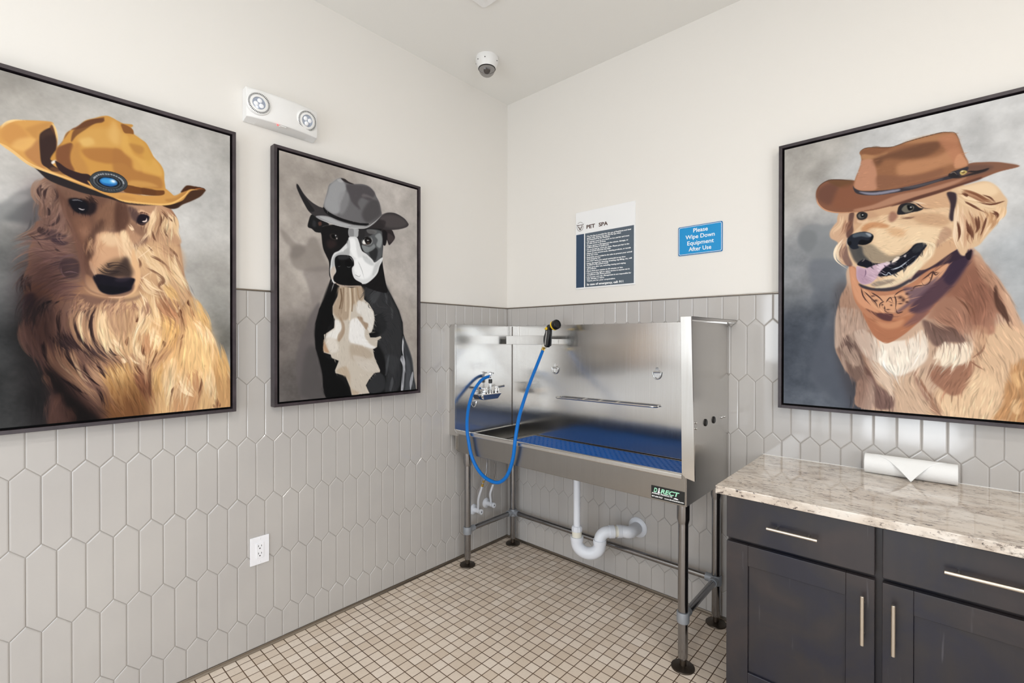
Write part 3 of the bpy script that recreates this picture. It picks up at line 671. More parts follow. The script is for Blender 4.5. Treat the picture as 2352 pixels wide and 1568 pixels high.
# paper towel roll with a loose folded corner
RR = 0.0385; ry, rz = -0.050, 0.8567+RR
roll = thing('paper_towel_roll', (2.18, ry, 0.857), 'white paper towel roll lying on the granite against the tiles', 'paper towels')
bm = bmesh.new()
lathe(bm, [(0.019, 0.0), (RR-0.002, 0.0), (RR, 0.002), (RR, 0.276), (RR-0.002, 0.278), (0.019, 0.278)], (2.045, ry, rz), (1, 0, 0), 48, cap=False)
fin('paper_layers', bm, 'paper', roll, smooth=True)
bm = bmesh.new(); lathe(bm, [(0.0192, 0.0), (0.0192, 0.278), (0.0180, 0.278), (0.0180, 0.0), (0.0192, 0)], (2.045, ry, rz), (1, 0, 0), 32, cap=False); fin('cardboard_core', bm, mat('cardboard', (176, 150, 120), 0.8), roll, smooth=True)
# triangular flap: base along the roll's top, tip resting on the counter in front
bm = bmesh.new(); tip = Vector((2.192, -0.119, 0.8580)); A0, A1 = 2.070, 2.292; NS, NR = 16, 14; grid = []
def flap_pt(x, s):
    """s=0 top of roll, s=1 tip line: follow the roll to the front tangent, then straight to the counter"""
    a_end = math.radians(52); R_ = RR+0.0010
    if s < 0.45:
        a = a_end*(s/0.45); return Vector((x, ry-R_*math.sin(a), rz+R_*math.cos(a)))
    k = (s-0.45)/0.55; a = Vector((x, ry-R_*math.sin(a_end), rz+R_*math.cos(a_end))); b = Vector((x, -0.119, 0.8578))
    p = a.lerp(b, k); p.y -= 0.006*math.sin(PI*k)*0.6; p.z += 0.004*math.sin(PI*k); return p
for j in range(NR+1):
    s = j/NR; row = []
    for i in range(NS+1):
        w = (1-s); xa = tip.x+(A0-tip.x)*w; xb = tip.x+(A1-tip.x)*w
        row.append(bm.verts.new(flap_pt(xa+(xb-xa)*i/NS, s)))
    grid.append(row)
for j in range(NR):
    for i in range(NS):
        bm.faces.new((grid[j][i], grid[j][i+1], grid[j+1][i+1], grid[j+1][i]))
bmesh.ops.remove_doubles(bm, verts=bm.verts[:], dist=1e-5)
fl = fin('loose_corner', bm, 'paper', roll, smooth=True)
sm = fl.modifiers.new('thick', 'SOLIDIFY'); sm.thickness = 0.0007; sm.offset = 0

# ---------------------------------------------------------------- emergency light on the left wall
el = thing('emergency_light', (0, -1.558, 2.43), 'white twin-head emergency light above the two left pictures', 'emergency light')
ya, yb_, za, zb = -1.713, -1.400, 2.352, 2.492
bm = bmesh.new(); n = 14; rows = []
for i in range(n+1):
    s = i/n; y = ya+(yb_-ya)*s
    bulge = 0.048+0.022*math.sin(PI*s)**0.8
    hh = 0.0
    rows.append([(0.0, y, za+hh), (0.004, y, za-0.002), (bulge*0.92, y, za+0.010), (bulge, y, za+0.020), (bulge, y, zb-0.016), (bulge*0.94, y, zb-0.006), (bulge*0.8, y, zb), (0.0, y, zb)])
V = [[bm.verts.new(p) for p in r] for r in rows]
for a, b in zip(V, V[1:]):
    for i in range(8): bm.faces.new((a[i], a[(i+1) % 8], b[(i+1) % 8], b[i]))
bm.faces.new(V[0]); bm.faces.new(V[-1])
fin('housing', bm, 'plastic', el, 0.007, 4, smooth=True)
for y, z, d in ((-1.668, 2.424, (1, -0.10, 0.0)), (-1.458, 2.422, (1, 0.10, -0.22))):
    d = Vector(d).normalized(); c = Vector((0.058, y, z))
    bm = bmesh.new(); lathe(bm, [(0.0500, -0.016), (0.0500, 0.002), (0.0480, 0.008), (0.0455, 0.010), (0.0270, 0.012), (0.0262, 0.009)], c, d, 48, cap=False); hd_ = fin('lamp_head', bm, 'plastic', el, smooth=True)
    bm = bmesh.new(); _, a, b = frame_axes(d)
    for k in range(44):
        th = 2*PI*k/44; e = a*math.cos(th)+b*math.sin(th); f = d.cross(e)
        p = c+d*0.0113+e*0.0365; q = c+d*0.0106+e*0.0438
        vs = [bm.verts.new(v_) for v_ in (p-f*0.0011, p+f*0.0011, q+f*0.0013, q-f*0.0013)]
        vt = [bm.verts.new(v_.co+d*0.0006) for v_ in vs]; bm.faces.new(vt)
        for i in range(4): bm.faces.new((vs[i], vs[(i+1) % 4], vt[(i+1) % 4], vt[i]))
    fin('vent_slots', bm, 'black', hd_)
    bm = bmesh.new(); lathe(bm, [(0.0262, 0.0085), (0.020, 0.0095), (0, 0.010)], c, d, 32, cap=False); fin('lens', bm, 'lens', hd_, smooth=True)
    bm = bmesh.new()
    for k in range(3):
        th = 2*PI*k/3+(0.3 if y < -1.5 else 1.4); e = a*math.cos(th)+b*math.sin(th)
        lathe(bm, [(0.0100, 0.0095), (0.0085, 0.0112), (0.004, 0.0122), (0, 0.0125)], c+e*0.0125, d, 16, cap=False)
    fin('led_reflector', bm, 'lens_white', hd_, smooth=True)
bm = bmesh.new(); box(bm, 0.052, 0.0685, -1.580, -1.553, 2.3545, 2.3585); fin('test_button', bm, 'plastic', el, 0.001)
bm = bmesh.new(); sphere(bm, (0.0655, -1.590, 2.3565), 0.0040, 12); fin('red_indicator', bm, 'red_led', el, smooth=True)

# ---------------------------------------------------------------- wall outlet
ol = thing('wall_outlet', (0.006, -1.6475, 0.448), 'white duplex power outlet on the grey tiles of the left wall', 'outlet')
bxo('cover_plate', 0.0062, 0.0118, -1.6875, -1.6075, 0.3862, 0.5105, 'plate', ol, 0.0022, 3)
bxo('receptacle', 0.0112, 0.0136, -1.6640, -1.6310, 0.4145, 0.4815, 'plate', ol, 0.0008)
bm = bmesh.new()
for zc_ in (0.4640, 0.4310):
    box(bm, 0.0130, 0.0139, -1.6552, -1.6530, zc_+0.001, zc_+0.0095); box(bm, 0.0130, 0.0139, -1.6425, -1.6405, zc_+0.0015, zc_+0.0085)
    lathe(bm, [(0.0028, 0), (0.0028, 0.0009), (0, 0.0009)], (0.0130, -1.6482, zc_-0.0060), (1, 0, 0), 12, cap=False)
fin('plug_slots', bm, 'black', ol)
for zc_ in (0.4995, 0.3975):
    bm = bmesh.new(); lathe(bm, [(0.0034, 0), (0.0034, 0.0006), (0.002, 0.0011), (0, 0.0011)], (0.0116, -1.6475, zc_), (1, 0, 0), 14, cap=False); fin('cover_screw', bm, 'plate', ol, smooth=True)

# ---------------------------------------------------------------- signs
x0, x1, z0, z1 = 0.586, 0.991, 1.709, 2.183
sg = thing('rules_sign', (0.788, 0, 1.71), 'white and slate PET SPA rules sign on the right wall near the corner', 'sign')
bxo('sign_board', x0, x1, -0.0060, -0.0002, z0, z1, 'sign_white', sg, 0.0006)
yq = -0.0062
bxo('navy_band', 0.5905, 0.6480, yq-0.0006, yq, 1.7175, 2.0460, 'sign_navy', sg)
bxo('slate_field', 0.6560, 0.9830, yq-0.0006, yq, 1.7175, 2.0460, 'sign_slate', sg)
text('title_lettering', 'PET', sg, (0.6640, yq-0.0002, 2.0740), XR, ZU, 0.0310, 'sign_brown', width=0.0600, bold=0.0008)
text('title_lettering', 'SPA', sg, (0.7520, yq-0.0002, 2.0740), XR, ZU, 0.0310, 'sign_brown', width=0.0620, bold=0.0008)
LINES = ['\u00b7 The Pet Spa is provided for the use of Residents and their', '  guests only. Guests may use the Pet Spa when', '  accompanied by the Resident.',
 '\u00b7 All animals must be on a leash or in a carrier and must', '  be with owner at all times.', '\u00b7 Please report to Management the misuse, damage, or', '  malfunctioning of equipment.',
 '\u00b7 Do no let hair go down the drain. Please put hair in the', '  waste basket between the tubs.', '\u00b7 Please do not remove tools, cleaning products, or towels', '  from the room.',
 '\u00b7 Restraints are provided in the tubs to prevent your animal', '  from jumping out.', '\u00b7 DO NOT leave your animal unattended at any time.', '\u00b7 Items damaged by chewing, breaking, leg lifting, etc, will', '  be billed to the animal owner.',
 '\u00b7 Clean area after use, including rinsing and wiping', '  all surfaces.', '\u00b7 Please limit your session to 20 minutes or less.', '\u00b7 We reserve the right to refuse service to anyone not in', '  compliance with these policies.',
 '\u00b7 Use at your own risk. Management is not responsible for', '  loss, damage or injury.', '  Thank you for your cooperation.']
WID = [298, 232, 160, 285, 132, 278, 153, 284, 166, 294, 80, 302, 96, 262, 300, 150, 262, 68, 245, 288, 166, 297, 122, 196]
zt = 2.0290; gap = [0, 3, 5, 7, 9, 11, 13, 14, 16, 18, 19, 21, 23]
for i, (ln, w_) in enumerate(zip(LINES, WID)):
    if i: zt -= (0.0112 if i not in gap else 0.0135)*0.952
    bul = ln.startswith('\u00b7')
    xs_ = 0.6700
    text('rules_lettering', ln[2:], sg, (xs_, yq-0.0008, zt-0.0070), XR, ZU, 0.0110, 'ink_white', width=w_/1000*1.0, bold=0.00035)
    if bul: bxo('bullet', 0.6632, 0.6652, yq-0.0012, yq-0.0006, zt-0.0048, zt-0.0028, 'ink_white', sg)
text('emergency_lettering', 'In case of emergency, call: 911', sg, (0.6700, yq-0.0008, 1.7265), XR, ZU, 0.0175, 'ink_white', width=0.246, bold=0.0006)
# steer-head emblem: ring, horns, face
bm = bmesh.new(); ec = Vector((0.6195, yq-0.0004, 2.0960))
def band(pts, wds):
    for (a, wa), (b, wb) in zip(zip(pts, wds), zip(pts[1:], wds[1:])):
        a_ = Vector(a); b_ = Vector(b); d_ = (b_-a_).normalized(); n_ = Vector((-d_.y, d_.x))
        q = [a_+n_*wa, a_-n_*wa, b_-n_*wb, b_+n_*wb]
        f = [bm.verts.new((ec.x+p.x, ec.y-0.0003, ec.z+p.y)) for p in q]; bm.faces.new(f)
ring = [(0.0225*math.cos(a), 0.0275*math.sin(a)-0.002) for a in [math.radians(155+i*8.75) for i in range(25)]]
band(ring, [0.0011]*25)
ring = [(0.0225*math.cos(a), 0.0275*math.sin(a)-0.002) for a in [math.radians(35+i*7.5) for i in range(15)]]
band(ring, [0.0008]*15)
band([(-0.0285, 0.014), (-0.022, 0.007), (-0.012, 0.006), (0, 0.0085), (0.012, 0.006), (0.022, 0.007), (0.0285, 0.014)], [0.0003, 0.0018, 0.0024, 0.0014, 0.0024, 0.0018, 0.0003])
band([(-0.016, -0.002), (-0.008, -0.006), (-0.004, -0.018), (0, -0.023), (0.004, -0.018), (0.008, -0.006), (0.016, -0.002)], [0.0020, 0.0030, 0.0026, 0.0020, 0.0026, 0.0030, 0.0020])
fin('steer_emblem', bm, 'sign_brown', sg)

wp = thing('wipe_down_sign', (1.353, 0, 1.84), 'bright blue Please Wipe Down Equipment After Use sign', 'sign')
def rr_plate(name, x0, x1, z0, z1, r, ya, yb, material, parent):
    bm = bmesh.new(); prism(bm, rrect(x0, x1, z0, z1, r), 1, ya, yb); return fin(name, bm, material, parent)
rr_plate('sign_board', 1.2405, 1.4655, 1.8385, 1.9895, 0.006, -0.0045, -0.0002, 'sign_blue_dark', wp)
rr_plate('border_line', 1.2445, 1.4615, 1.8425, 1.9855, 0.007, -0.0050, -0.0044, 'ink_white', wp)
rr_plate('blue_face', 1.2465, 1.4595, 1.8445, 1.9835, 0.006, -0.0055, -0.0049, 'sign_blue', wp)
for body, cxx, zz, ww in (('Please', 1.3555, 1.9530, 0.074), ('Wipe Down', 1.3545, 1.9210, 0.149), ('Equipment', 1.3545, 1.8890, 0.135), ('After Use', 1.3545, 1.8575, 0.115)):
    text('lettering', body, wp, (cxx-ww/2, -0.0056, zz), XR, ZU, 0.0300, 'ink_white', width=ww, bold=0.0003)

# ---------------------------------------------------------------- framed pictures
FW, FH, FD = 0.808, 1.187, 0.050      # outer frame
ZB = 1.088
CU, CV = 0.763, 1.143                 # canvas
def picture(name, s0, side, label, art):
    """s0: left edge of the frame as seen (y on the left wall, x on the right wall)"""
    o = thing(name, (0, s0+FW/2, ZB) if side == 'l' else (s0+FW/2, 0, ZB), label, 'picture', 'framed dog portraits')
    W3 = (lambda s, z, d: (d, s, z)) if side == 'l' else (lambda s, z, d: (s, -d, z))
    def bb(nm, parts, material, bev=0.0):
        bm = bmesh.new()
        for sa, sb, za_, zb_, da, db in parts:
            P = [W3(s, z, d) for s in (sa, sb) for z in (za_, zb_) for d in (da, db)]
            xs, ys_, zs_ = zip(*P); box(bm, min(xs), max(xs), min(ys_), max(ys_), min(zs_), max(zs_))
        return fin(nm, bm, material, o, bev)
    w = 0.0135; d0 = 0.0075; s1 = s0+FW; zt_ = ZB+FH
    bb('frame', [(s0, s0+w, ZB, zt_, d0, FD), (s1-w, s1, ZB, zt_, d0, FD), (s0+w, s1-w, ZB, ZB+w, d0, FD), (s0+w, s1-w, zt_-w, zt_, d0, FD)], 'frame', 0.0008)
    bb('backing', [(s0+w, s1-w, ZB+w, zt_-w, d0, 0.020)], 'black_matte')
    cs = s0+(FW-CU)/2; cz = ZB+(FH-CV)/2
    bb('stretcher', [(cs, cs+CU, cz, cz+CV, 0.020, 0.0460)], 'black_matte')
    # the painted canvas: a fine grid of paint, one colour per point
    nu, nv = art.shape[1], art.shape[0]
    us = np.linspace(0, CU, nu); vs = np.linspace(CV, 0, nv)
    uu, vv = np.meshgrid(us, vs); n_ = nu*nv
    co = np.empty((n_, 3), np.float32)
    S = (cs+uu).ravel(); Z = (cz+vv).ravel()
    if side == 'l': co[:, 0] = 0.0466; co[:, 1] = S; co[:, 2] = Z
    else: co[:, 0] = S; co[:, 1] = -0.0466; co[:, 2] = Z
    ii = (np.arange(nv-1)[:, None]*nu+np.arange(nu-1)[None, :]).ravel()
    quads = np.stack([ii, ii+nu, ii+nu+1, ii+1], 1).astype(np.int32)
    me = bpy.data.meshes.new('painted_canvas'); me.vertices.add(n_); me.vertices.foreach_set('co', co.ravel())
    me.loops.add(quads.size); me.loops.foreach_set('vertex_index', quads.ravel())
    me.polygons.add(len(quads)); me.polygons.foreach_set('loop_start', np.arange(len(quads), dtype=np.int32)*4)
    me.update(calc_edges=True)
    ca = me.color_attributes.new('paint', 'FLOAT_COLOR', 'POINT')
    a = np.clip(art, 0, 255)/255.0; lin = np.where(a <= 0.04045, a/12.92, ((a+0.055)/1.055)**2.4)
    rgba = np.ones((n_, 4), np.float32); rgba[:, :3] = lin.reshape(-1, 3); ca.data.foreach_set('color', rgba.ravel())
    me.materials.append(M['canvas']); c = bpy.data.objects.new('painted_canvas', me); COL.objects.link(c)
    c.parent = o; c.matrix_parent_inverse = o.matrix_basis.inverted()
    return o
m = M['canvas'] = mat('canvas_paint', (128, 128, 128), 0.7, spec=0.12); t = NT(m)
at = t.new('ShaderNodeVertexColor', layer_name='paint'); t.color(at.outputs[0])
t.bump(t.noise(t.obj(), 700, 2), 0.12, 0.0006)

# ---------------------------------------------------------------- the painted portraits
# Each canvas is painted stroke by stroke in millimetres (u to the right, v down) on a 763 x 1143 mm canvas.
PS = 1.2            # paint samples per mm while painting
PW, PH = int(763*PS), int(1143*PS)
class Canvas:
    def __init__(s, base, seed):
        s.a = np.empty((PH, PW, 3), np.float32); s.a[:] = base; s.r = np.random.RandomState(seed)
    def noise(s, scale, octaves=4, sx=1.0):
        out = np.zeros((PH, PW), np.float32); amp = 1.0; tot = 0
        for o in range(octaves):
            gy = max(2, int(1143/scale*(2**o)))+2; gx = max(2, int(763/scale*(2**o)*sx))+2
            g = s.r.rand(gy, gx).astype(np.float32)
            y = np.linspace(0, gy-1.001, PH); x = np.linspace(0, gx-1.001, PW)
            yi = y.astype(int); xi = x.astype(int); fy = (y-yi); fx = (x-xi); fy = fy*fy*(3-2*fy); fx = fx*fx*(3-2*fx)
            A = g[yi]*(1-fy)[:, None]+g[np.minimum(yi+1, gy-1)]*fy[:, None]
            out += amp*(A[:, xi]*(1-fx)+A[:, np.minimum(xi+1, gx-1)]*fx); tot += amp; amp *= 0.5
        return out/tot
    def mask(s, pts, blur=0):
        """coverage of a closed polygon; returns (y0,y1,x0,x1,mask)"""
        P = np.asarray(pts, np.float32)*PS; b = int(round(blur*PS*0.5))
        x0 = max(0, int(P[:, 0].min())-2*b-1); x1 = min(PW, int(P[:, 0].max())+2*b+2)
        y0 = max(0, int(P[:, 1].min())-2*b-1); y1 = min(PH, int(P[:, 1].max())+2*b+2)
        if x1 <= x0 or y1 <= y0: return None
        ys = np.arange(y0, y1)+0.5; w = x1-x0; cov = np.zeros((y1-y0, w+1), np.float32)
        X0 = P[:, 0]; Y0 = P[:, 1]; X1 = np.roll(X0, -1); Y1 = np.roll(Y0, -1)
        for k in range(len(P)):
            if Y0[k] == Y1[k]: continue
            lo, hi = min(Y0[k], Y1[k]), max(Y0[k], Y1[k]); rows = np.nonzero((ys > lo) & (ys <= hi))[0]
            if not len(rows): continue
            sg = 1.0 if Y1[k] > Y0[k] else -1.0
            xc = np.clip(X0[k]+(ys[rows]-Y0[k])*(X1[k]-X0[k])/(Y1[k]-Y0[k])-x0, 0, w-0.001)
            xi = xc.astype(int); fr = xc-xi
            np.add.at(cov, (rows, xi), sg*(1-fr)); np.add.at(cov, (rows, np.minimum(xi+1, w)), sg*fr)
        m = np.clip(np.abs(np.cumsum(cov, 1)[:, :w]), 0, 1)
        if b > 0:
            for _ in range(2):
                for ax in (0, 1):
                    pad = [(0, 0), (0, 0)]; pad[ax] = (b+1, b)
                    c = np.cumsum(np.pad(m, pad, mode='edge'), ax)
                    n = m.shape[ax]; k = 2*b+1
                    m = (c[k:k+n]-c[:n])/k if ax == 0 else (c[:, k:k+n]-c[:, :n])/k
        return y0, y1, x0, x1, m
    def put(s, mk, col, alpha=1.0):
        if mk is None: return
        y0, y1, x0, x1, m = mk; m = (m*alpha)[..., None]; R = s.a[y0:y1, x0:x1]; R += (np.asarray(col, np.float32)-R)*m
    def fill(s, pts, col, blur=0, alpha=1.0, curve=True):
        s.put(s.mask(spl(pts, True) if curve else pts, blur), col, alpha)
    def mul(s, pts, col, blur):
        mk = s.mask(spl(pts, True), blur)
        if mk is None: return
        y0, y1, x0, x1, m = mk; R = s.a[y0:y1, x0:x1]; R *= 1+(np.asarray(col, np.float32)-1)*m[..., None]
    def blob(s, cx, cy, rx, ry, col, alpha=0.8, rot=0.0):
        R = int(max(rx, ry)*PS*1.7)+2; X, Y = int(cx*PS), int(cy*PS)
        x0, x1, y0, y1 = max(0, X-R), min(PW, X+R), max(0, Y-R), min(PH, Y+R)
        if x1 <= x0 or y1 <= y0: return
        yy, xx = np.mgrid[y0:y1, x0:x1]; dx = xx/PS-cx; dy = yy/PS-cy; c, n = math.cos(rot), math.sin(rot)
        q = ((dx*c+dy*n)/rx)**2+((-dx*n+dy*c)/ry)**2
        s.put((y0, y1, x0, x1, np.exp(-q*1.4).astype(np.float32)), col, alpha)
    def stroke(s, pts, w, col, alpha=1.0, w1=None, blur=0):
        """tapered brush stroke along an open curve"""
        P = spl(pts, False) if len(pts) > 2 else np.asarray(pts, np.float32)
        n = len(P); T = np.gradient(P, axis=0); L = np.hypot(T[:, 0], T[:, 1])+1e-6; N = np.stack([-T[:, 1], T[:, 0]], 1)/L[:, None]
        t = np.linspace(0, 1, n)
        prof = w/2*np.clip(np.minimum(t*6, (1-t)*2.2), 0.06, 1) if w1 is None else (w+(w1-w)*t)/2
        s.put(s.mask(np.concatenate([P+N*prof[:, None], (P-N*prof[:, None])[::-1]]), blur), col, alpha)
    def hair(s, pts, n, spread, w, cols, alpha=0.8, wav=0.25, spread1=None):
        """a lock: n thin strokes that follow the guide curve side by side"""
        G = spl(pts, False); T = np.gradient(G, axis=0); L = np.hypot(T[:, 0], T[:, 1])+1e-6; N = np.stack([-T[:, 1], T[:, 0]], 1)/L[:, None]
        m = len(G); t = np.linspace(0, 1, m); sp = spread+((spread1 if spread1 is not None else spread)-spread)*t
        for i in range(int(n*2.2)):
            o = s.r.uniform(-1, 1); a = s.r.uniform(0, 0.35); b = s.r.uniform(0.65, 1.0)
            k0, k1 = int(a*m), max(int(a*m)+5, int(b*m))
            wv = wav*sp*np.sin(t*s.r.uniform(2, 7)+s.r.uniform(0, 6))
            C = (G+N*(o*sp+wv)[:, None])[k0:k1]
            c = np.asarray(cols[s.r.randint(len(cols))], np.float32)+s.r.uniform(-14, 10)
            C = C[::2] if len(C) > 10 else C
            nn = len(C); tt = np.linspace(0, 1, nn); T2 = np.gradient(C, axis=0); L2 = np.hypot(T2[:, 0], T2[:, 1])+1e-6; N2 = np.stack([-T2[:, 1], T2[:, 0]], 1)/L2[:, None]
            pr = w*s.r.uniform(0.5, 1.3)/2*np.clip(np.minimum(tt*4, (1-tt)*2), 0.05, 1)
            s.put(s.mask(np.concatenate([C+N2*pr[:, None], (C-N2*pr[:, None])[::-1]])), c, alpha*s.r.uniform(0.6, 1))
    def flow(s, region, dirs, n, length, w, lo, hi, alpha=0.6):
        """many short hairs that follow a direction field, each tinted from the paint below it"""
        mk = s.mask(spl(region, True));
        if mk is None: return
        y0, y1, x0, x1, m = mk; ys, xs = np.nonzero(m > 0.5)
        if not len(ys): return
        D = np.asarray(dirs, np.float32).reshape(-1, 4); src = s.a.copy()
        for i in range(n):
            k = s.r.randint(len(ys)); p = np.array([(xs[k]+x0)/PS, (ys[k]+y0)/PS]); L = length*s.r.uniform(0.5, 1.4); st = L/7
            c = src[int(p[1]*PS), int(p[0]*PS)]*s.r.uniform(lo, hi); C = [p]; bend = s.r.uniform(-0.05, 0.05)
            for j in range(7):
                d2 = ((D[:, :2]-p)**2).sum(1)+60; wt = 1/d2**1.5; v = (D[:, 2:]*wt[:, None]).sum(0); v = v/(np.hypot(*v)+1e-6)
                a = bend*j; v = np.array([v[0]*math.cos(a)-v[1]*math.sin(a), v[0]*math.sin(a)+v[1]*math.cos(a)]); p = p+v*st; C.append(p)
            C = np.array(C); T = np.gradient(C, axis=0); q = np.hypot(T[:, 0], T[:, 1])+1e-6; N = np.stack([-T[:, 1], T[:, 0]], 1)/q[:, None]
            t = np.linspace(0, 1, len(C)); pr = w*s.r.uniform(0.5, 1.5)/2*np.clip(np.minimum(t*3, (1-t)*1.8), 0.04, 1)
            s.put(s.mask(np.concatenate([C+N*pr[:, None], (C-N*pr[:, None])[::-1]])), np.clip(c, 0, 250), alpha)
    def done(s, step=2):
        h, w = PH//step*step, PW//step*step
        return s.a[:h, :w].reshape(h//step, step, w//step, step, 3).mean((1, 3))
def spl(pts, closed, n=8):
    P = np.asarray(pts, np.float32); N = len(P); out = []
    for i in range(N if closed else N-1):
        p1 = P[i]; p2 = P[(i+1) % N]
        p0 = P[i-1] if (closed or i > 0) else p1*2-p2
        p3 = P[(i+2) % N] if (closed or i+2 < N) else p2*2-p1
        t = (np.arange(n)/n)[:, None]
        out.append(0.5*(2*p1+(p2-p0)*t+(2*p0-5*p1+4*p2-p3)*t*t+(3*p1-p0-3*p2+p3)*t**3))
    if not closed: out.append(P[-1:])
    return np.concatenate(out)
def unpack(q):
    return [(q[i], q[i+1]) for i in range(0, len(q), 2)]
PAL = {}
def run_paint(cv, ops):
    for op in ops:
        k = op[0]
        if k == 'f': cv.fill(unpack(op[4]), op[1], op[2], op[3])
        elif k == 'p': cv.fill(unpack(op[4]), op[1], op[2], op[3], False)
        elif k == 'b': cv.blob(op[1], op[2], op[3], op[4], op[5], op[6], op[7])
        elif k == 's': cv.stroke(unpack(op[4]), op[1], op[2], op[3])
        elif k == 'l': cv.stroke(unpack(op[4]), op[1], op[2], op[3], w1=op[1])
        elif k == 'h': cv.hair(unpack(op[7]), op[1], op[2], op[3], op[4], op[5], spread1=op[6])
        elif k == 'm': cv.mul(unpack(op[3]), op[1], op[2])
        elif k == 'w': cv.flow(unpack(op[7]), op[8], op[1], op[2], op[3], op[4], op[5], op[6])
        elif k == 'n':   # cloudy background: scale, strength, tint
            nz_ = (cv.noise(op[1], 5)-0.5)*2*op[2]; cv.a += nz_[..., None]*np.asarray(op[3], np.float32)

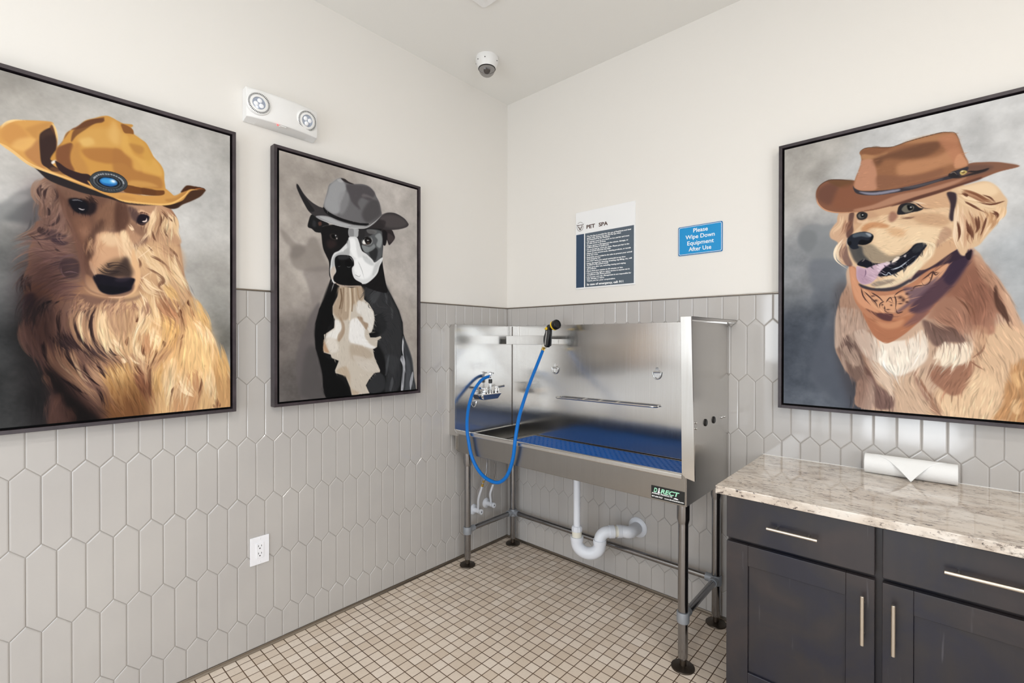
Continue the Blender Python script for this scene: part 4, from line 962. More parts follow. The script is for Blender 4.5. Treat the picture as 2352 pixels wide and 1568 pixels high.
ART = {}
OPS = [
('b',620,300,320,330,(216,214,211),0.9,0),
('b',300,120,260,110,(192,187,180),0.8,0),
('b',140,200,130,90,(204,199,192),0.7,0),
('b',120,60,120,60,(178,172,164),0.6,0),
('b',700,700,90,140,(150,148,142),0.9,0),
('b',720,560,110,90,(176,172,166),0.7,0),
('b',740,860,60,130,(120,118,112),0.9,0),
('b',120,420,180,100,(200,198,196),0.8,0),
('b',120,640,130,140,(150,150,148),0.9,0),
('b',120,820,150,130,(110,112,112),0.95,0),
('b',160,1000,230,180,(72,73,74),1,0),
('b',60,1120,220,90,(84,78,72),0.9,0),
('f',(120,121,121),150,0.8,(0,560,300,560,330,1143,0,1143)),
('f',(66,67,68),120,1,(-200,760,260,760,330,960,330,1300,-200,1300)),
('n',160,26,(1,1,1.02)),
('n',45,12,(1,0.98,0.95)),
('n',9,5,(1,1,1)),
('f',(134,136,136),12,0.62,(35,484,86,437,115,417,141,382,166,361,191,351,219,387,210,472,183,466,166,486,126,477,94,491,34,530)),
('f',(104,106,108),14,0.55,(115,468,128,450,160,410,185,391,211,397,203,451,179,478,150,475,126,477)),
('f',(172,172,170),8,0.6,(137,394,160,383,170,395,152,412,132,414)),
('p',(176,130,98),3,1,(211,310,193,334,183,359,181,378,193,398,193,420,191,443,202,458,183,469,171,501,165,513,179,528,171,551,168,573,169,592,167,614,159,642,153,679,157,700,161,727,161,743,155,776,157,805,163,834,167,869,175,904,192,931,200,967,208,1006,219,1031,220,1058,216,1090,214,1141,292,1192,432,1178,629,1186,768,1189,768,1050,754,1015,738,973,724,932,708,880,692,832,680,785,661,742,639,714,624,683,609,645,600,618,590,526,584,479,576,453,573,406,564,378,548,351,526,336,407,298)),
('f',(120,92,88),22,0.95,(161,734,188,721,217,725,230,803,230,893,261,985,306,1082,351,1182,225,1182,217,1073,200,952,171,892,157,790)),
('f',(150,114,98),22,0.85,(230,742,284,727,316,769,306,863,339,958,363,1119,315,1114,261,985,234,881)),
('f',(58,44,46),14,0.9,(198,881,208,922,234,984,260,1040,292,1080,329,1125,353,1163,283,1166,260,1102,230,1038,212,988,200,940)),
('f',(150,112,94),8,0.95,(225,1049,245,1039,252,1070,260,1089,276,1094,278,1153,216,1148,216,1090)),
('f',(226,182,132),26,0.9,(397,702,475,670,553,726,588,794,553,885,505,933,486,966,446,931,397,910,367,800)),
('f',(228,184,128),18,0.95,(609,680,654,731,686,814,718,902,751,1015,768,1072,768,1166,629,1172,494,1149,486,1000,541,920,588,844,597,759)),
('f',(236,196,140),26,0.8,(609,794,661,814,698,902,698,993,660,1028,614,971,594,865)),
('f',(198,148,92),14,0.7,(695,975,724,939,768,1034,768,1159,724,1154,708,1068)),
('f',(205,152,106),14,0.8,(558,1052,576,1022,629,1044,648,1110,629,1158,576,1159,555,1108)),
('f',(190,138,76),20,0.7,(367,961,432,963,467,1049,480,1134,367,1140)),
('h',22,30,9,((84,62,62),(96,70,66),(74,54,58)),0.75,10,(235,748,230,790,237,839,261,881,288,906)),
('h',22,30,9,((84,62,62),(96,70,66),(74,54,58)),0.75,10,(284,746,274,789,283,844,311,894,364,956)),
('h',22,30,9,((84,62,62),(96,70,66),(74,54,58)),0.75,10,(335,730,316,782,325,854,359,908,396,941)),
('h',18,34,8,((150,112,96),(168,126,104),(136,100,88)),0.6,17,(252,744,248,784,256,832,281,875)),
('h',18,34,8,((206,160,122),(222,178,134),(190,146,112)),0.6,17,(311,735,295,776,297,832,318,882,351,927)),
('h',18,20,8,((206,160,122),(222,178,134),(190,146,112)),0.6,10,(347,726,335,784,342,841,364,892,398,934)),
('h',18,16,8,((240,204,158),(246,214,172),(232,192,142)),0.6,8,(369,722,352,774,354,841,374,892,408,928)),
('h',18,18,8,((240,204,158),(246,214,172),(232,192,142)),0.6,9,(389,721,371,773,374,831,391,870,419,902)),
('h',18,36,8,((150,112,96),(168,126,104),(136,100,88)),0.6,18,(209,732,217,788,226,839,248,881)),
('h',18,30,8,((150,112,96),(168,126,104),(136,100,88)),0.6,15,(190,739,188,804,192,857,217,941,247,990)),
('h',18,20,8,((206,160,122),(222,178,134),(190,146,112)),0.6,10,(217,857,226,917,261,973,306,1022,330,1062)),
('h',18,22,8,((206,160,122),(222,178,134),(190,146,112)),0.6,11,(236,893,247,930,281,974,315,1032,358,1103)),
('h',18,16,8,((206,160,122),(222,178,134),(190,146,112)),0.6,8,(256,881,270,924,288,974,325,1036)),
('h',18,22,8,((150,112,96),(168,126,104),(136,100,88)),0.6,11,(292,906,302,956,330,1008,358,1042,373,1120)),
('h',18,26,8,((206,160,122),(222,178,134),(190,146,112)),0.6,13,(316,919,334,964,368,1017,388,1077,406,1134)),
('h',18,24,8,((232,184,120),(240,196,130),(214,164,100)),0.6,12,(359,946,378,992,393,1045,413,1125)),
('h',18,26,8,((150,112,96),(168,126,104),(136,100,88)),0.6,13,(169,781,169,839,179,892,196,928)),
('h',4,3.9,4.2,((66,44,44),),0.83,2.1,(248,747,237,784,243,833,265,869,288,900)),
('h',4,3.9,4.2,((66,44,44),),0.83,2.1,(288,752,277,795,288,844,316,894,347,926,366,956)),
('h',4,3.9,4.2,((66,44,44),),0.83,2.1,(340,743,321,791,330,857,364,911)),
('h',4,3.9,4.2,((66,44,44),),0.83,2.1,(254,881,261,918,283,962,311,1022)),
('h',4,3.9,4.2,((66,44,44),),0.83,2.1,(241,984,265,1010,292,1037,320,1055)),
('h',4,3.9,4.2,((66,44,44),),0.83,2.1,(302,938,306,969,330,1008,363,1036)),
('h',4,3.9,4.2,((66,44,44),),0.83,2.1,(330,926,349,971,368,1011)),
('h',4,3.9,4.2,((66,44,44),),0.83,2.1,(202,863,204,904,217,947)),
('h',4,3.9,4.2,((66,44,44),),0.83,2.1,(337,1024,349,1063,358,1119)),
('h',4,3.9,4.2,((66,44,44),),0.83,2.1,(366,882,373,902,386,915,406,915)),
('h',4,5,5,((250,214,166),),0.66,2.7,(307,744,293,782,297,832,313,876)),
('h',4,5,5,((250,214,166),),0.66,2.7,(349,742,342,793,347,844,366,892,393,925)),
('h',4,5,5,((250,214,166),),0.66,2.7,(366,732,361,786,369,837,388,882)),
('h',4,5,5,((250,214,166),),0.66,2.7,(371,979,386,1025,403,1091)),
('h',4,5,5,((250,214,166),),0.66,2.7,(226,905,243,942,270,980,292,999)),
('h',4,5,5,((250,214,166),),0.66,2.7,(268,894,283,943,297,987,318,1026)),
('h',16,26,5,((70,56,60),(96,76,78)),0.5,None,(198,714,175,751,163,790,161,828)),
('h',12,16,4,((160,128,110),(120,94,90)),0.6,None,(235,718,213,731,202,753,200,774)),
('h',4,2.8,3,((46,38,44),),0.88,1.5,(205,732,201,747,204,760)),
('h',4,2.8,3,((50,40,46),),0.77,1.5,(243,726,230,736,220,750)),
('h',4,2.8,3,((50,40,46),),0.77,1.5,(224,725,211,734,204,747)),
('h',12,20,6,((176,132,108),(150,110,96)),0.5,None,(234,1038,225,1074,223,1140)),
('h',8,10,5,((180,138,112),),0.5,None,(260,1092,269,1118,269,1152)),
('h',6,8,4,((190,150,116),),0.7,None,(200,967,208,994,217,1016)),
('h',16,24,8,((240,204,158),(246,214,172),(232,192,142)),0.6,14,(459,691,475,737,467,798,443,845,425,891)),
('h',16,30,8,((206,160,122),(222,178,134),(190,146,112)),0.6,18,(428,706,423,766,430,818,422,871)),
('h',16,26,8,((206,160,122),(222,178,134),(190,146,112)),0.6,16,(397,708,387,767,402,832,425,884)),
('h',16,20,8,((240,204,158),(246,214,172),(232,192,142)),0.6,12,(486,656,494,709,497,756,519,789,553,802,570,830)),
('h',16,22,8,((176,122,88),(196,142,104)),0.6,13,(519,687,530,727,559,760,582,784)),
('h',16,20,8,((232,184,120),(240,196,130),(214,164,100)),0.6,12,(505,776,530,786,564,816,559,858,530,920)),
('h',16,20,8,((240,204,158),(246,214,172),(232,192,142)),0.6,12,(494,804,497,844,513,865,494,932)),
('h',16,20,8,((196,140,98),(214,160,116)),0.6,12,(472,818,470,864,486,905,467,938)),
('h',16,14,8,((240,204,158),(246,214,172),(232,192,142)),0.6,8,(441,845,446,884,467,931,491,952)),
('h',16,16,8,((206,160,122),(222,178,134),(190,146,112)),0.6,10,(422,910,443,937,467,978,486,1006)),
('h',16,28,8,((232,184,120),(240,196,130),(214,164,100)),0.6,17,(407,923,420,963,427,1013,445,1064,475,1126)),
('h',16,26,8,((232,184,120),(240,196,130),(214,164,100)),0.6,16,(389,942,397,1001,402,1060,412,1120)),
('h',16,22,8,((232,184,120),(240,196,130),(214,164,100)),0.6,13,(377,961,387,1026,392,1091)),
('h',16,20,8,((190,130,92),(150,100,74)),0.6,12,(443,964,459,1005,475,1049,483,1100)),
('h',16,30,8,((232,184,120),(240,196,130),(214,164,100)),0.6,18,(530,933,524,988,513,1049,499,1109)),
('h',16,24,8,((240,204,158),(246,214,172),(232,192,142)),0.6,14,(558,920,553,982,547,1055,541,1124)),
('h',16,20,8,((240,204,158),(246,214,172),(232,192,142)),0.6,12,(582,963,599,1013,623,1057,648,1099)),
('h',16,20,8,((204,150,106),),0.6,12,(614,978,636,1015,648,1056,645,1091)),
('h',16,22,8,((240,204,158),(246,214,172),(232,192,142)),0.6,13,(664,955,676,1010,692,1066,711,1130)),
('h',16,16,8,((240,204,158),(246,214,172),(232,192,142)),0.6,10,(630,779,661,814,692,865,708,939)),
('h',16,14,8,((232,184,120),(240,196,130),(214,164,100)),0.6,8,(618,687,648,728,676,778,689,828)),
('h',16,18,8,((232,184,120),(240,196,130),(214,164,100)),0.6,11,(712,872,728,939,748,996,764,1038)),
('h',16,12,8,((240,204,158),(246,214,172),(232,192,142)),0.6,7,(542,623,547,664,570,690,588,710)),
('h',16,10,8,((206,160,122),(222,178,134),(190,146,112)),0.6,6,(600,639,597,688,582,724)),
('h',4,7,7,((122,76,52),),0.77,3.6,(588,717,582,752,594,794)),
('h',4,5,5,((122,76,52),),0.77,2.7,(488,932,486,966,487,1000,488,1050,485,1114)),
('h',4,5,5,((122,76,52),),0.77,2.7,(440,941,456,978,480,1002)),
('h',4,3.9,4.2,((122,76,52),),0.77,2.1,(559,816,564,844,547,878,524,926)),
('h',4,4.4,4.8,((122,76,52),),0.77,2.4,(527,858,533,878,530,892)),
('h',4,6,6,((122,76,52),),0.77,3,(705,1100,718,1131,721,1143)),
('h',4,6,6,((122,76,52),),0.77,3,(511,626,519,656,542,680)),
('h',4,3.3,3.6,((122,76,52),),0.77,1.8,(494,658,514,674,542,682)),
('h',4,2.8,3,((122,76,52),),0.77,1.5,(594,830,591,847,582,861)),
('h',4,4.4,4.8,((122,76,52),),0.77,2.4,(612,691,609,712,618,730)),
('h',4,4.4,4.8,((122,76,52),),0.77,2.4,(467,871,467,905,478,932)),
('h',4,3.9,4.2,((122,76,52),),0.77,2.1,(508,885,505,919,491,952)),
('h',4,4.4,4.8,((122,76,52),),0.77,2.4,(648,1002,654,1042,642,1088)),
('h',4,3.3,3.6,((122,76,52),),0.77,1.8,(570,1032,558,1059,561,1087)),
('h',4,3.3,3.6,((122,76,52),),0.77,1.8,(667,959,670,977)),
('h',4,3.9,4.2,((122,76,52),),0.77,2.1,(695,1125,708,1141)),
('h',4,3.9,4.2,((122,76,52),),0.77,2.1,(425,845,420,871,424,887)),
('h',4,2.8,3,((122,76,52),),0.77,1.5,(456,758,448,792,454,765)),
('h',4,2.8,3,((252,222,180),),0.77,1.5,(553,702,570,736,576,749,584,724,579,714)),
('s',4,(252,222,180),0.7,(547,688,570,702,585,705)),
('h',4,4.4,4.8,((252,222,180),),0.77,2.4,(459,674,475,717,472,771,451,818)),
('h',4,4.4,4.8,((252,222,180),),0.77,2.4,(382,852,397,877,422,897)),
('h',4,8,8,((252,222,180),),0.77,4.2,(410,923,412,949)),
('h',4,3.3,3.6,((252,222,180),),0.77,1.8,(422,914,443,941,467,952)),
('h',4,6,6,((252,222,180),),0.77,3,(556,927,557,955)),
('h',4,9,10,((252,222,180),),0.77,4.8,(576,1015,599,1059,636,1090)),
('h',4,3.9,4.2,((252,222,180),),0.77,2.1,(624,783,651,814,679,850)),
('h',4,3.3,3.6,((252,222,180),),0.77,1.8,(530,837,513,871,519,899)),
('h',4,3.9,4.2,((252,222,180),),0.77,2.1,(480,811,491,851,486,898)),
('s',3,(226,196,170),0.6,(588,724,600,702,597,681)),
('f',(158,126,108),10,0.95,(211,321,231,328,243,370,251,425,266,474,280,523,293,573,297,646,280,662,218,667,175,671,159,673,159,645,171,617,167,590,179,533,171,507,191,465,195,420,185,377,189,346)),
('h',18,18,6,((190,156,130),(170,136,112),(204,172,146)),0.7,None,(219,328,199,349,193,381,207,406,203,435)),
('h',16,20,6,((176,142,118),(150,118,102)),0.7,None,(227,337,223,369,235,383,219,420,212,444,227,447)),
('h',16,24,6,((186,150,128),(160,126,110)),0.7,None,(243,381,245,420,237,456,210,478,185,477)),
('h',18,26,6,((178,142,122),(160,126,112),(196,162,138)),0.6,None,(260,452,264,491,239,507,210,500,191,487)),
('h',14,26,6,((180,144,124),(156,120,108)),0.7,None,(280,546,251,550,222,538,194,514,171,501)),
('h',14,24,6,((168,132,118),(146,112,104)),0.6,None,(272,570,239,575,206,568,179,561,169,578)),
('h',14,24,6,((160,124,116),(136,106,104)),0.6,None,(238,580,226,604,202,616,175,605)),
('h',16,30,6,((170,134,114),(150,116,102)),0.6,None,(234,618,210,626,182,648,169,683)),
('h',16,30,6,((164,126,112),(140,106,100)),0.6,None,(293,660,251,662,210,676,182,709)),
('h',14,30,6,((158,120,108),(134,100,96)),0.6,None,(310,685,263,686,226,700,202,736)),
('h',4,5,5,((92,70,68),),0.83,2.7,(203,343,193,367,203,396)),
('h',4,3.9,4.2,((92,70,68),),0.83,2.1,(213,343,205,370,205,398)),
('h',4,3.3,3.6,((92,70,68),),0.83,1.8,(231,344,237,371,223,400)),
('h',4,2.8,3,((92,70,68),),0.83,1.5,(243,427,237,456,218,476,195,472)),
('h',4,2.8,3,((92,70,68),),0.83,1.5,(255,441,270,473,274,495)),
('h',4,3.3,3.6,((92,70,68),),0.83,1.8,(218,482,214,500,222,515)),
('s',4,(92,70,68),0.75,(171,515,187,529,202,557)),
('h',4,2.8,3,((92,70,68),),0.83,1.5,(226,542,239,558,255,561)),
('h',4,8,8,((92,70,68),),0.83,4.2,(204,484,198,499,218,510)),
('f',(62,46,48),2,0.9,(213,416,219,423,220,437,214,442,214,427)),
('f',(84,66,78),5,0.85,(222,509,239,495,251,502,259,498,257,509,245,520,264,526,251,536,235,533,222,526)),
('f',(92,72,78),6,0.6,(198,497,222,487,239,490,218,516,202,507)),
('s',3,(170,138,126),0.7,(239,495,235,513,247,531)),
('s',3,(170,138,126),0.7,(247,494,245,517,259,532)),
('s',3,(170,138,126),0.7,(222,532,243,543,261,534)),
('f',(70,54,68),7,0.62,(241,597,255,580,276,577,291,591,293,620,284,641,265,646,249,633,242,617)),
('s',3,(150,120,120),0.6,(238,609,251,579,276,571,293,585)),
('s',3,(150,120,120),0.6,(239,601,251,577,276,569,293,585)),
('s',3,(150,120,120),0.6,(240,594,251,575,276,567,293,585)),
('s',3,(150,120,120),0.6,(241,586,251,574,276,564,293,585)),
('s',3,(176,146,146),0.8,(251,630,270,624,293,629)),
('s',3,(160,130,134),0.8,(245,608,247,631,259,646,280,647)),
('s',2,(186,156,140),0.7,(218,660,259,655,302,655)),
('h',10,14,4,((60,48,52),(96,78,80)),0.6,None,(169,639,158,667,156,695,159,711)),
('s',3,(150,150,152),0.6,(165,647,156,676,157,697)),
('f',(88,64,78),8,0.8,(159,711,182,706,178,745,161,746)),
('f',(150,112,92),4,1,(237,329,272,332,346,340,416,352,508,342,512,370,494,408,490,442,475,503,457,568,461,608,450,656,420,695,357,697,319,685,302,645,295,588,287,531,270,473,251,422,239,368)),
('f',(172,136,112),8,0.7,(239,334,272,340,320,352,311,366,264,377,251,368,243,353)),
('f',(186,144,112),12,0.7,(342,395,367,360,390,364,390,440,369,467,346,465,331,439)),
('f',(176,132,104),14,0.8,(276,437,313,430,324,463,315,506,302,543,289,504,276,466)),
('b',304,482,18,26,(206,160,128),0.7,0),
('f',(112,80,66),10,0.7,(320,482,342,436,358,428,353,461,335,485,328,539,324,599,310,571,308,519)),
('f',(104,68,54),10,0.8,(390,358,407,357,426,365,431,408,423,446,406,464,390,464,385,428)),
('f',(168,128,108),4,0.8,(251,379,260,429,272,461,287,505,302,543,304,601,315,644,330,675,355,694,328,687,302,654,293,597,285,540,266,474,251,419)),
('f',(44,34,44),7,0.92,(264,377,281,370,302,368,315,374,335,373,335,399,324,416,302,421,281,416,270,401)),
('f',(20,20,32),3,0.95,(267,377,287,370,309,378,313,401,302,416,283,413,272,398)),
('s',4,(120,118,124),0.8,(272,378,287,374,302,377)),
('s',5,(196,184,186),0.9,(289,402,299,405,306,401)),
('h',8,20,5,((56,40,42),),0.5,None,(302,359,320,373,335,396)),
('f',(226,178,136),7,1,(335,491,344,478,362,469,383,471,402,465,414,455,428,470,440,511,450,553,461,595,460,642,445,656,433,623,411,619,369,624,342,626,326,604,317,582,330,557,335,526)),
('f',(216,166,126),16,0.7,(335,509,369,492,397,517,397,572,360,601,335,586,333,545)),
('f',(248,216,172),9,0.9,(402,468,416,458,427,482,434,524,445,572,434,580,418,545,406,504)),
('f',(240,206,164),12,0.7,(346,489,376,472,397,487,388,519,358,517)),
('h',20,30,5,((244,208,166),(226,184,142)),0.5,None,(411,466,426,513,438,555,450,590)),
('h',16,26,4,((236,196,152),(214,164,124)),0.5,None,(337,497,333,533,339,567)),
('f',(110,84,62),14,0.6,(342,624,357,589,380,568,402,559,421,569,436,586,440,610,416,623,369,630)),
('f',(58,44,44),10,0.75,(414,553,426,562,430,586,436,617,428,627,406,626,369,630,387,598,402,578)),
('f',(232,190,150),2,0.9,(317,582,324,587,337,624,330,628,319,605)),
('f',(214,166,122),5,0.7,(308,630,326,643,341,674,366,693,350,697,321,684,308,662)),
('f',(206,158,120),8,0.8,(427,344,510,342,512,362,499,394,488,441,465,478,442,503,419,453,432,419,427,382)),
('f',(76,54,58),9,0.75,(424,367,447,372,457,392,452,422,437,415,429,394)),
('f',(232,186,148),4,0.85,(452,380,465,371,491,379,510,346,511,368,496,394,483,390,465,387)),
('f',(34,24,38),3,0.98,(450,413,457,392,473,387,487,394,482,413,465,423,453,422)),
('s',5,(240,216,204),0.95,(465,416,477,411,480,398)),
('h',4,2.8,3,((60,38,42),),0.88,1.5,(444,420,465,428,483,416)),
('h',4,2.8,3,((120,80,66),),0.77,1.5,(452,393,465,381,483,385,491,392)),
('h',4,8,8,((250,214,172),),0.88,4.2,(511,349,510,369,496,398,494,434,470,477,457,501)),
('f',(130,92,74),9,0.55,(432,419,457,431,483,442,465,471,442,456,429,442)),
('h',4,4.4,4.8,((250,216,176),),0.77,2.4,(424,430,437,450,442,456)),
('f',(206,160,122),5,0.95,(512,342,537,340,553,353,570,390,573,427,584,482,488,496,494,440,502,400)),
('h',14,16,6,((240,204,158),(246,214,172),(232,192,142)),0.7,None,(515,364,507,405,491,454,491,493)),
('h',14,18,6,((206,160,122),(222,178,134),(190,146,112)),0.7,None,(520,360,526,408,515,450,526,491)),
('h',14,16,6,((176,124,92),(196,146,112)),0.7,None,(526,346,550,370,564,395,570,434)),
('h',14,14,6,((240,204,158),(246,214,172),(232,192,142)),0.7,None,(537,360,548,398,537,433,559,476)),
('h',14,12,6,((240,204,158),(246,214,172),(232,192,142)),0.7,None,(548,371,564,395,567,434,581,482)),
('h',4,3.3,3.6,((126,84,62),),0.66,1.8,(515,368,524,402,510,444)),
('h',4,3.9,4.2,((126,84,62),),0.66,2.1,(526,362,542,385,562,415)),
('h',4,3.3,3.6,((126,84,62),),0.66,1.8,(537,410,537,446,559,476)),
('h',4,2.8,3,((126,84,62),),0.66,1.5,(496,440,502,472,515,492)),
('h',4,2.8,3,((126,84,62),),0.66,1.5,(548,381,564,405)),
('f',(216,172,130),14,0.6,(456,522,583,493,587,602,456,616)),
('h',16,14,6,((240,204,158),(246,214,172),(232,192,142)),0.7,None,(457,501,461,553,490,612)),
('h',16,16,6,((206,160,122),(222,178,134),(190,146,112)),0.7,None,(525,502,560,540,578,603)),
('h',16,14,6,((240,204,158),(246,214,172),(232,192,142)),0.7,None,(490,507,524,534,542,590)),
('f',(222,178,132),12,0.8,(464,500,569,484,581,532,585,590,610,667,585,713,490,653,456,595)),
('h',16,18,6,((240,204,158),(246,214,172),(232,192,142)),0.7,None,(460,501,482,535,502,580,505,637)),
('h',16,18,6,((206,160,122),(222,178,134),(190,146,112)),0.7,None,(506,494,541,517,569,543,585,600)),
('h',16,18,6,((240,204,158),(246,214,172),(232,192,142)),0.7,None,(482,554,521,587,537,644,569,690)),
('h',16,18,6,((240,204,158),(246,214,172),(232,192,142)),0.7,None,(463,622,490,667,541,692)),
('h',16,14,6,((240,204,158),(246,214,172),(232,192,142)),0.7,None,(561,515,569,582,590,639,610,677)),
('h',16,14,6,((232,184,120),(240,196,130),(214,164,100)),0.7,None,(529,644,561,681,577,714)),
('h',4,3.9,4.2,((140,96,70),),0.55,2.1,(452,548,460,576,452,600)),
('h',4,3.9,4.2,((140,96,70),),0.55,2.1,(490,539,525,558,565,597)),
('h',4,6,7,((140,96,70),),0.55,3.3,(505,604,529,630,517,655,537,680)),
('h',4,3.9,4.2,((140,96,70),),0.55,2.1,(545,498,569,523,581,541)),
('h',4,3.3,3.6,((140,96,70),),0.55,1.8,(471,584,509,603,541,624)),
('h',4,2.8,3,((140,96,70),),0.55,1.5,(482,507,502,528)),
('s',2.5,(250,220,184),0.8,(449,558,479,526,502,499)),
('s',2.5,(250,220,184),0.8,(460,632,482,611,490,605)),
('s',2.5,(250,220,184),0.8,(456,623,486,639,494,652)),
('f',(236,188,138),3,0.95,(438,522,452,572,460,608,456,651,441,685,412,698,437,680,445,638,445,605,434,574)),
('f',(222,176,132),4,0.55,(293,591,296,656,319,689,366,704,416,698,380,707,332,702,306,682,293,639)),
('s',4,(238,190,156),0.8,(366,706,401,704,437,690)),
('f',(26,22,38),3,1,(327,636,346,625,380,631,401,635,430,630,444,634,437,657,430,676,401,690,373,695,349,687,337,666)),
('f',(62,52,66),5,0.6,(387,639,416,628,434,630,416,645,391,647)),
('f',(12,12,24),5,0.7,(342,661,380,666,426,667,401,688,366,693,346,683)),
('h',14,20,4,((50,38,40),(80,62,56)),0.5,None,(339,594,366,609,401,601,430,621)),
('f',(108,78,74),8,0.5,(299,700,366,713,430,704,463,688,452,707,401,724,346,732,306,730)),
('h',10,22,5,((196,148,116),(222,176,134),(150,108,90)),0.7,None,(312,716,293,744,286,770)),
('h',10,22,5,((196,148,116),(222,176,134),(150,108,90)),0.7,None,(380,716,366,749,363,785)),
('h',10,22,5,((196,148,116),(222,176,134),(150,108,90)),0.7,None,(401,720,390,757,387,784)),
('h',10,22,5,((196,148,116),(222,176,134),(150,108,90)),0.7,None,(430,709,416,737,412,765)),
('h',10,22,5,((196,148,116),(222,176,134),(150,108,90)),0.7,None,(452,698,467,744,459,782)),
('w',1500,60,3.2,0.72,1.22,0.55,(173,372,224,338,256,442,300,570,323,706,471,712,518,626,498,495,525,374,574,381,588,550,624,650,701,824,757,1025,762,1154,222,1147,161,931,157,803,162,660,170,544),(195,395,0.09,1,206,452,0.27,0.96,229,381,-0.14,0.99,214,457,-0.26,0.96,245,459,-0.32,0.95,208,516,-0.71,0.71,256,531,-0.99,0.15,208,528,-0.97,-0.26,262,598,-0.93,0.37,206,626,-0.85,0.53,267,657,-0.95,0.3,203,699,-0.7,0.71,161,788,-0.03,1,165,856,0.21,0.98,176,907,0.21,0.98,190,958,0.33,0.94,208,1010,0.33,0.94,208,787,-0.12,0.99,207,856,0.2,0.98,218,908,0.2,0.98,242,961,0.57,0.82,280,1015,0.57,0.82,317,1064,0.64,0.77,352,1106,0.64,0.77,253,766,-0.1,0.99,247,819,-0.1,0.99,251,868,0.29,0.96,265,913,0.29,0.96,290,959,0.61,0.79,327,1007,0.61,0.79,358,1056,0.44,0.9,382,1105,0.44,0.9,286,761,-0.12,0.99,280,807,-0.12,0.99,288,868,0.28,0.96,314,925,0.59,0.81,343,965,0.59,0.81,326,744,-0.13,0.99,320,790,-0.13,0.99,326,852,0.22,0.98,358,923,0.6,0.8,388,977,0.27,0.96,400,1022,0.27,0.96,413,1067,0.27,0.96,425,1112,0.27,0.96,364,758,-0.15,0.99,362,821,0.19,0.98,371,868,0.19,0.98,404,916,0.75,0.66,419,739,0,1,419,788,0,1,413,852,-0.16,0.99,413,913,0.28,0.96,425,957,0.28,0.96,438,1000,0.28,0.96,451,1051,0.22,0.98,464,1110,0.22,0.98,467,688,0.13,0.99,474,737,0.13,0.99,461,802,-0.37,0.93,438,876,-0.2,0.98,499,619,0.33,0.94,516,668,0.33,0.94,535,713,0.45,0.89,556,754,0.45,0.89,563,800,-0.14,0.99,555,851,-0.14,0.99,538,902,-0.49,0.87,511,951,-0.49,0.87,535,380,-0.13,0.99,528,431,-0.13,0.99,528,482,0.14,0.99,535,531,0.14,0.99,553,576,0.58,0.81,581,616,0.58,0.81,610,669,0.4,0.92,568,408,0.07,1,572,458,0.07,1,579,508,0.21,0.98,590,559,0.21,0.98,588,748,0.27,0.96,602,799,0.27,0.96,607,851,-0.09,1,602,903,-0.09,1,597,955,-0.09,1,590,1006,-0.19,0.98,580,1057,-0.19,0.98,570,1108,-0.19,0.98,632,708,0.31,0.95,647,755,0.31,0.95,662,801,0.31,0.95,672,851,0.09,1,677,904,0.09,1,682,958,0.09,1,682,1008,-0.11,0.99,677,1056,-0.11,0.99,672,1103,-0.11,0.99,665,742,0.4,0.92,686,789,0.4,0.92,706,836,0.4,0.92,722,884,0.21,0.98,733,933,0.21,0.98,743,982,0.21,0.98,751,1034,0.07,1,755,1089,0.07,1,222,1062,-0.02,1,221,1114,-0.02,1)),
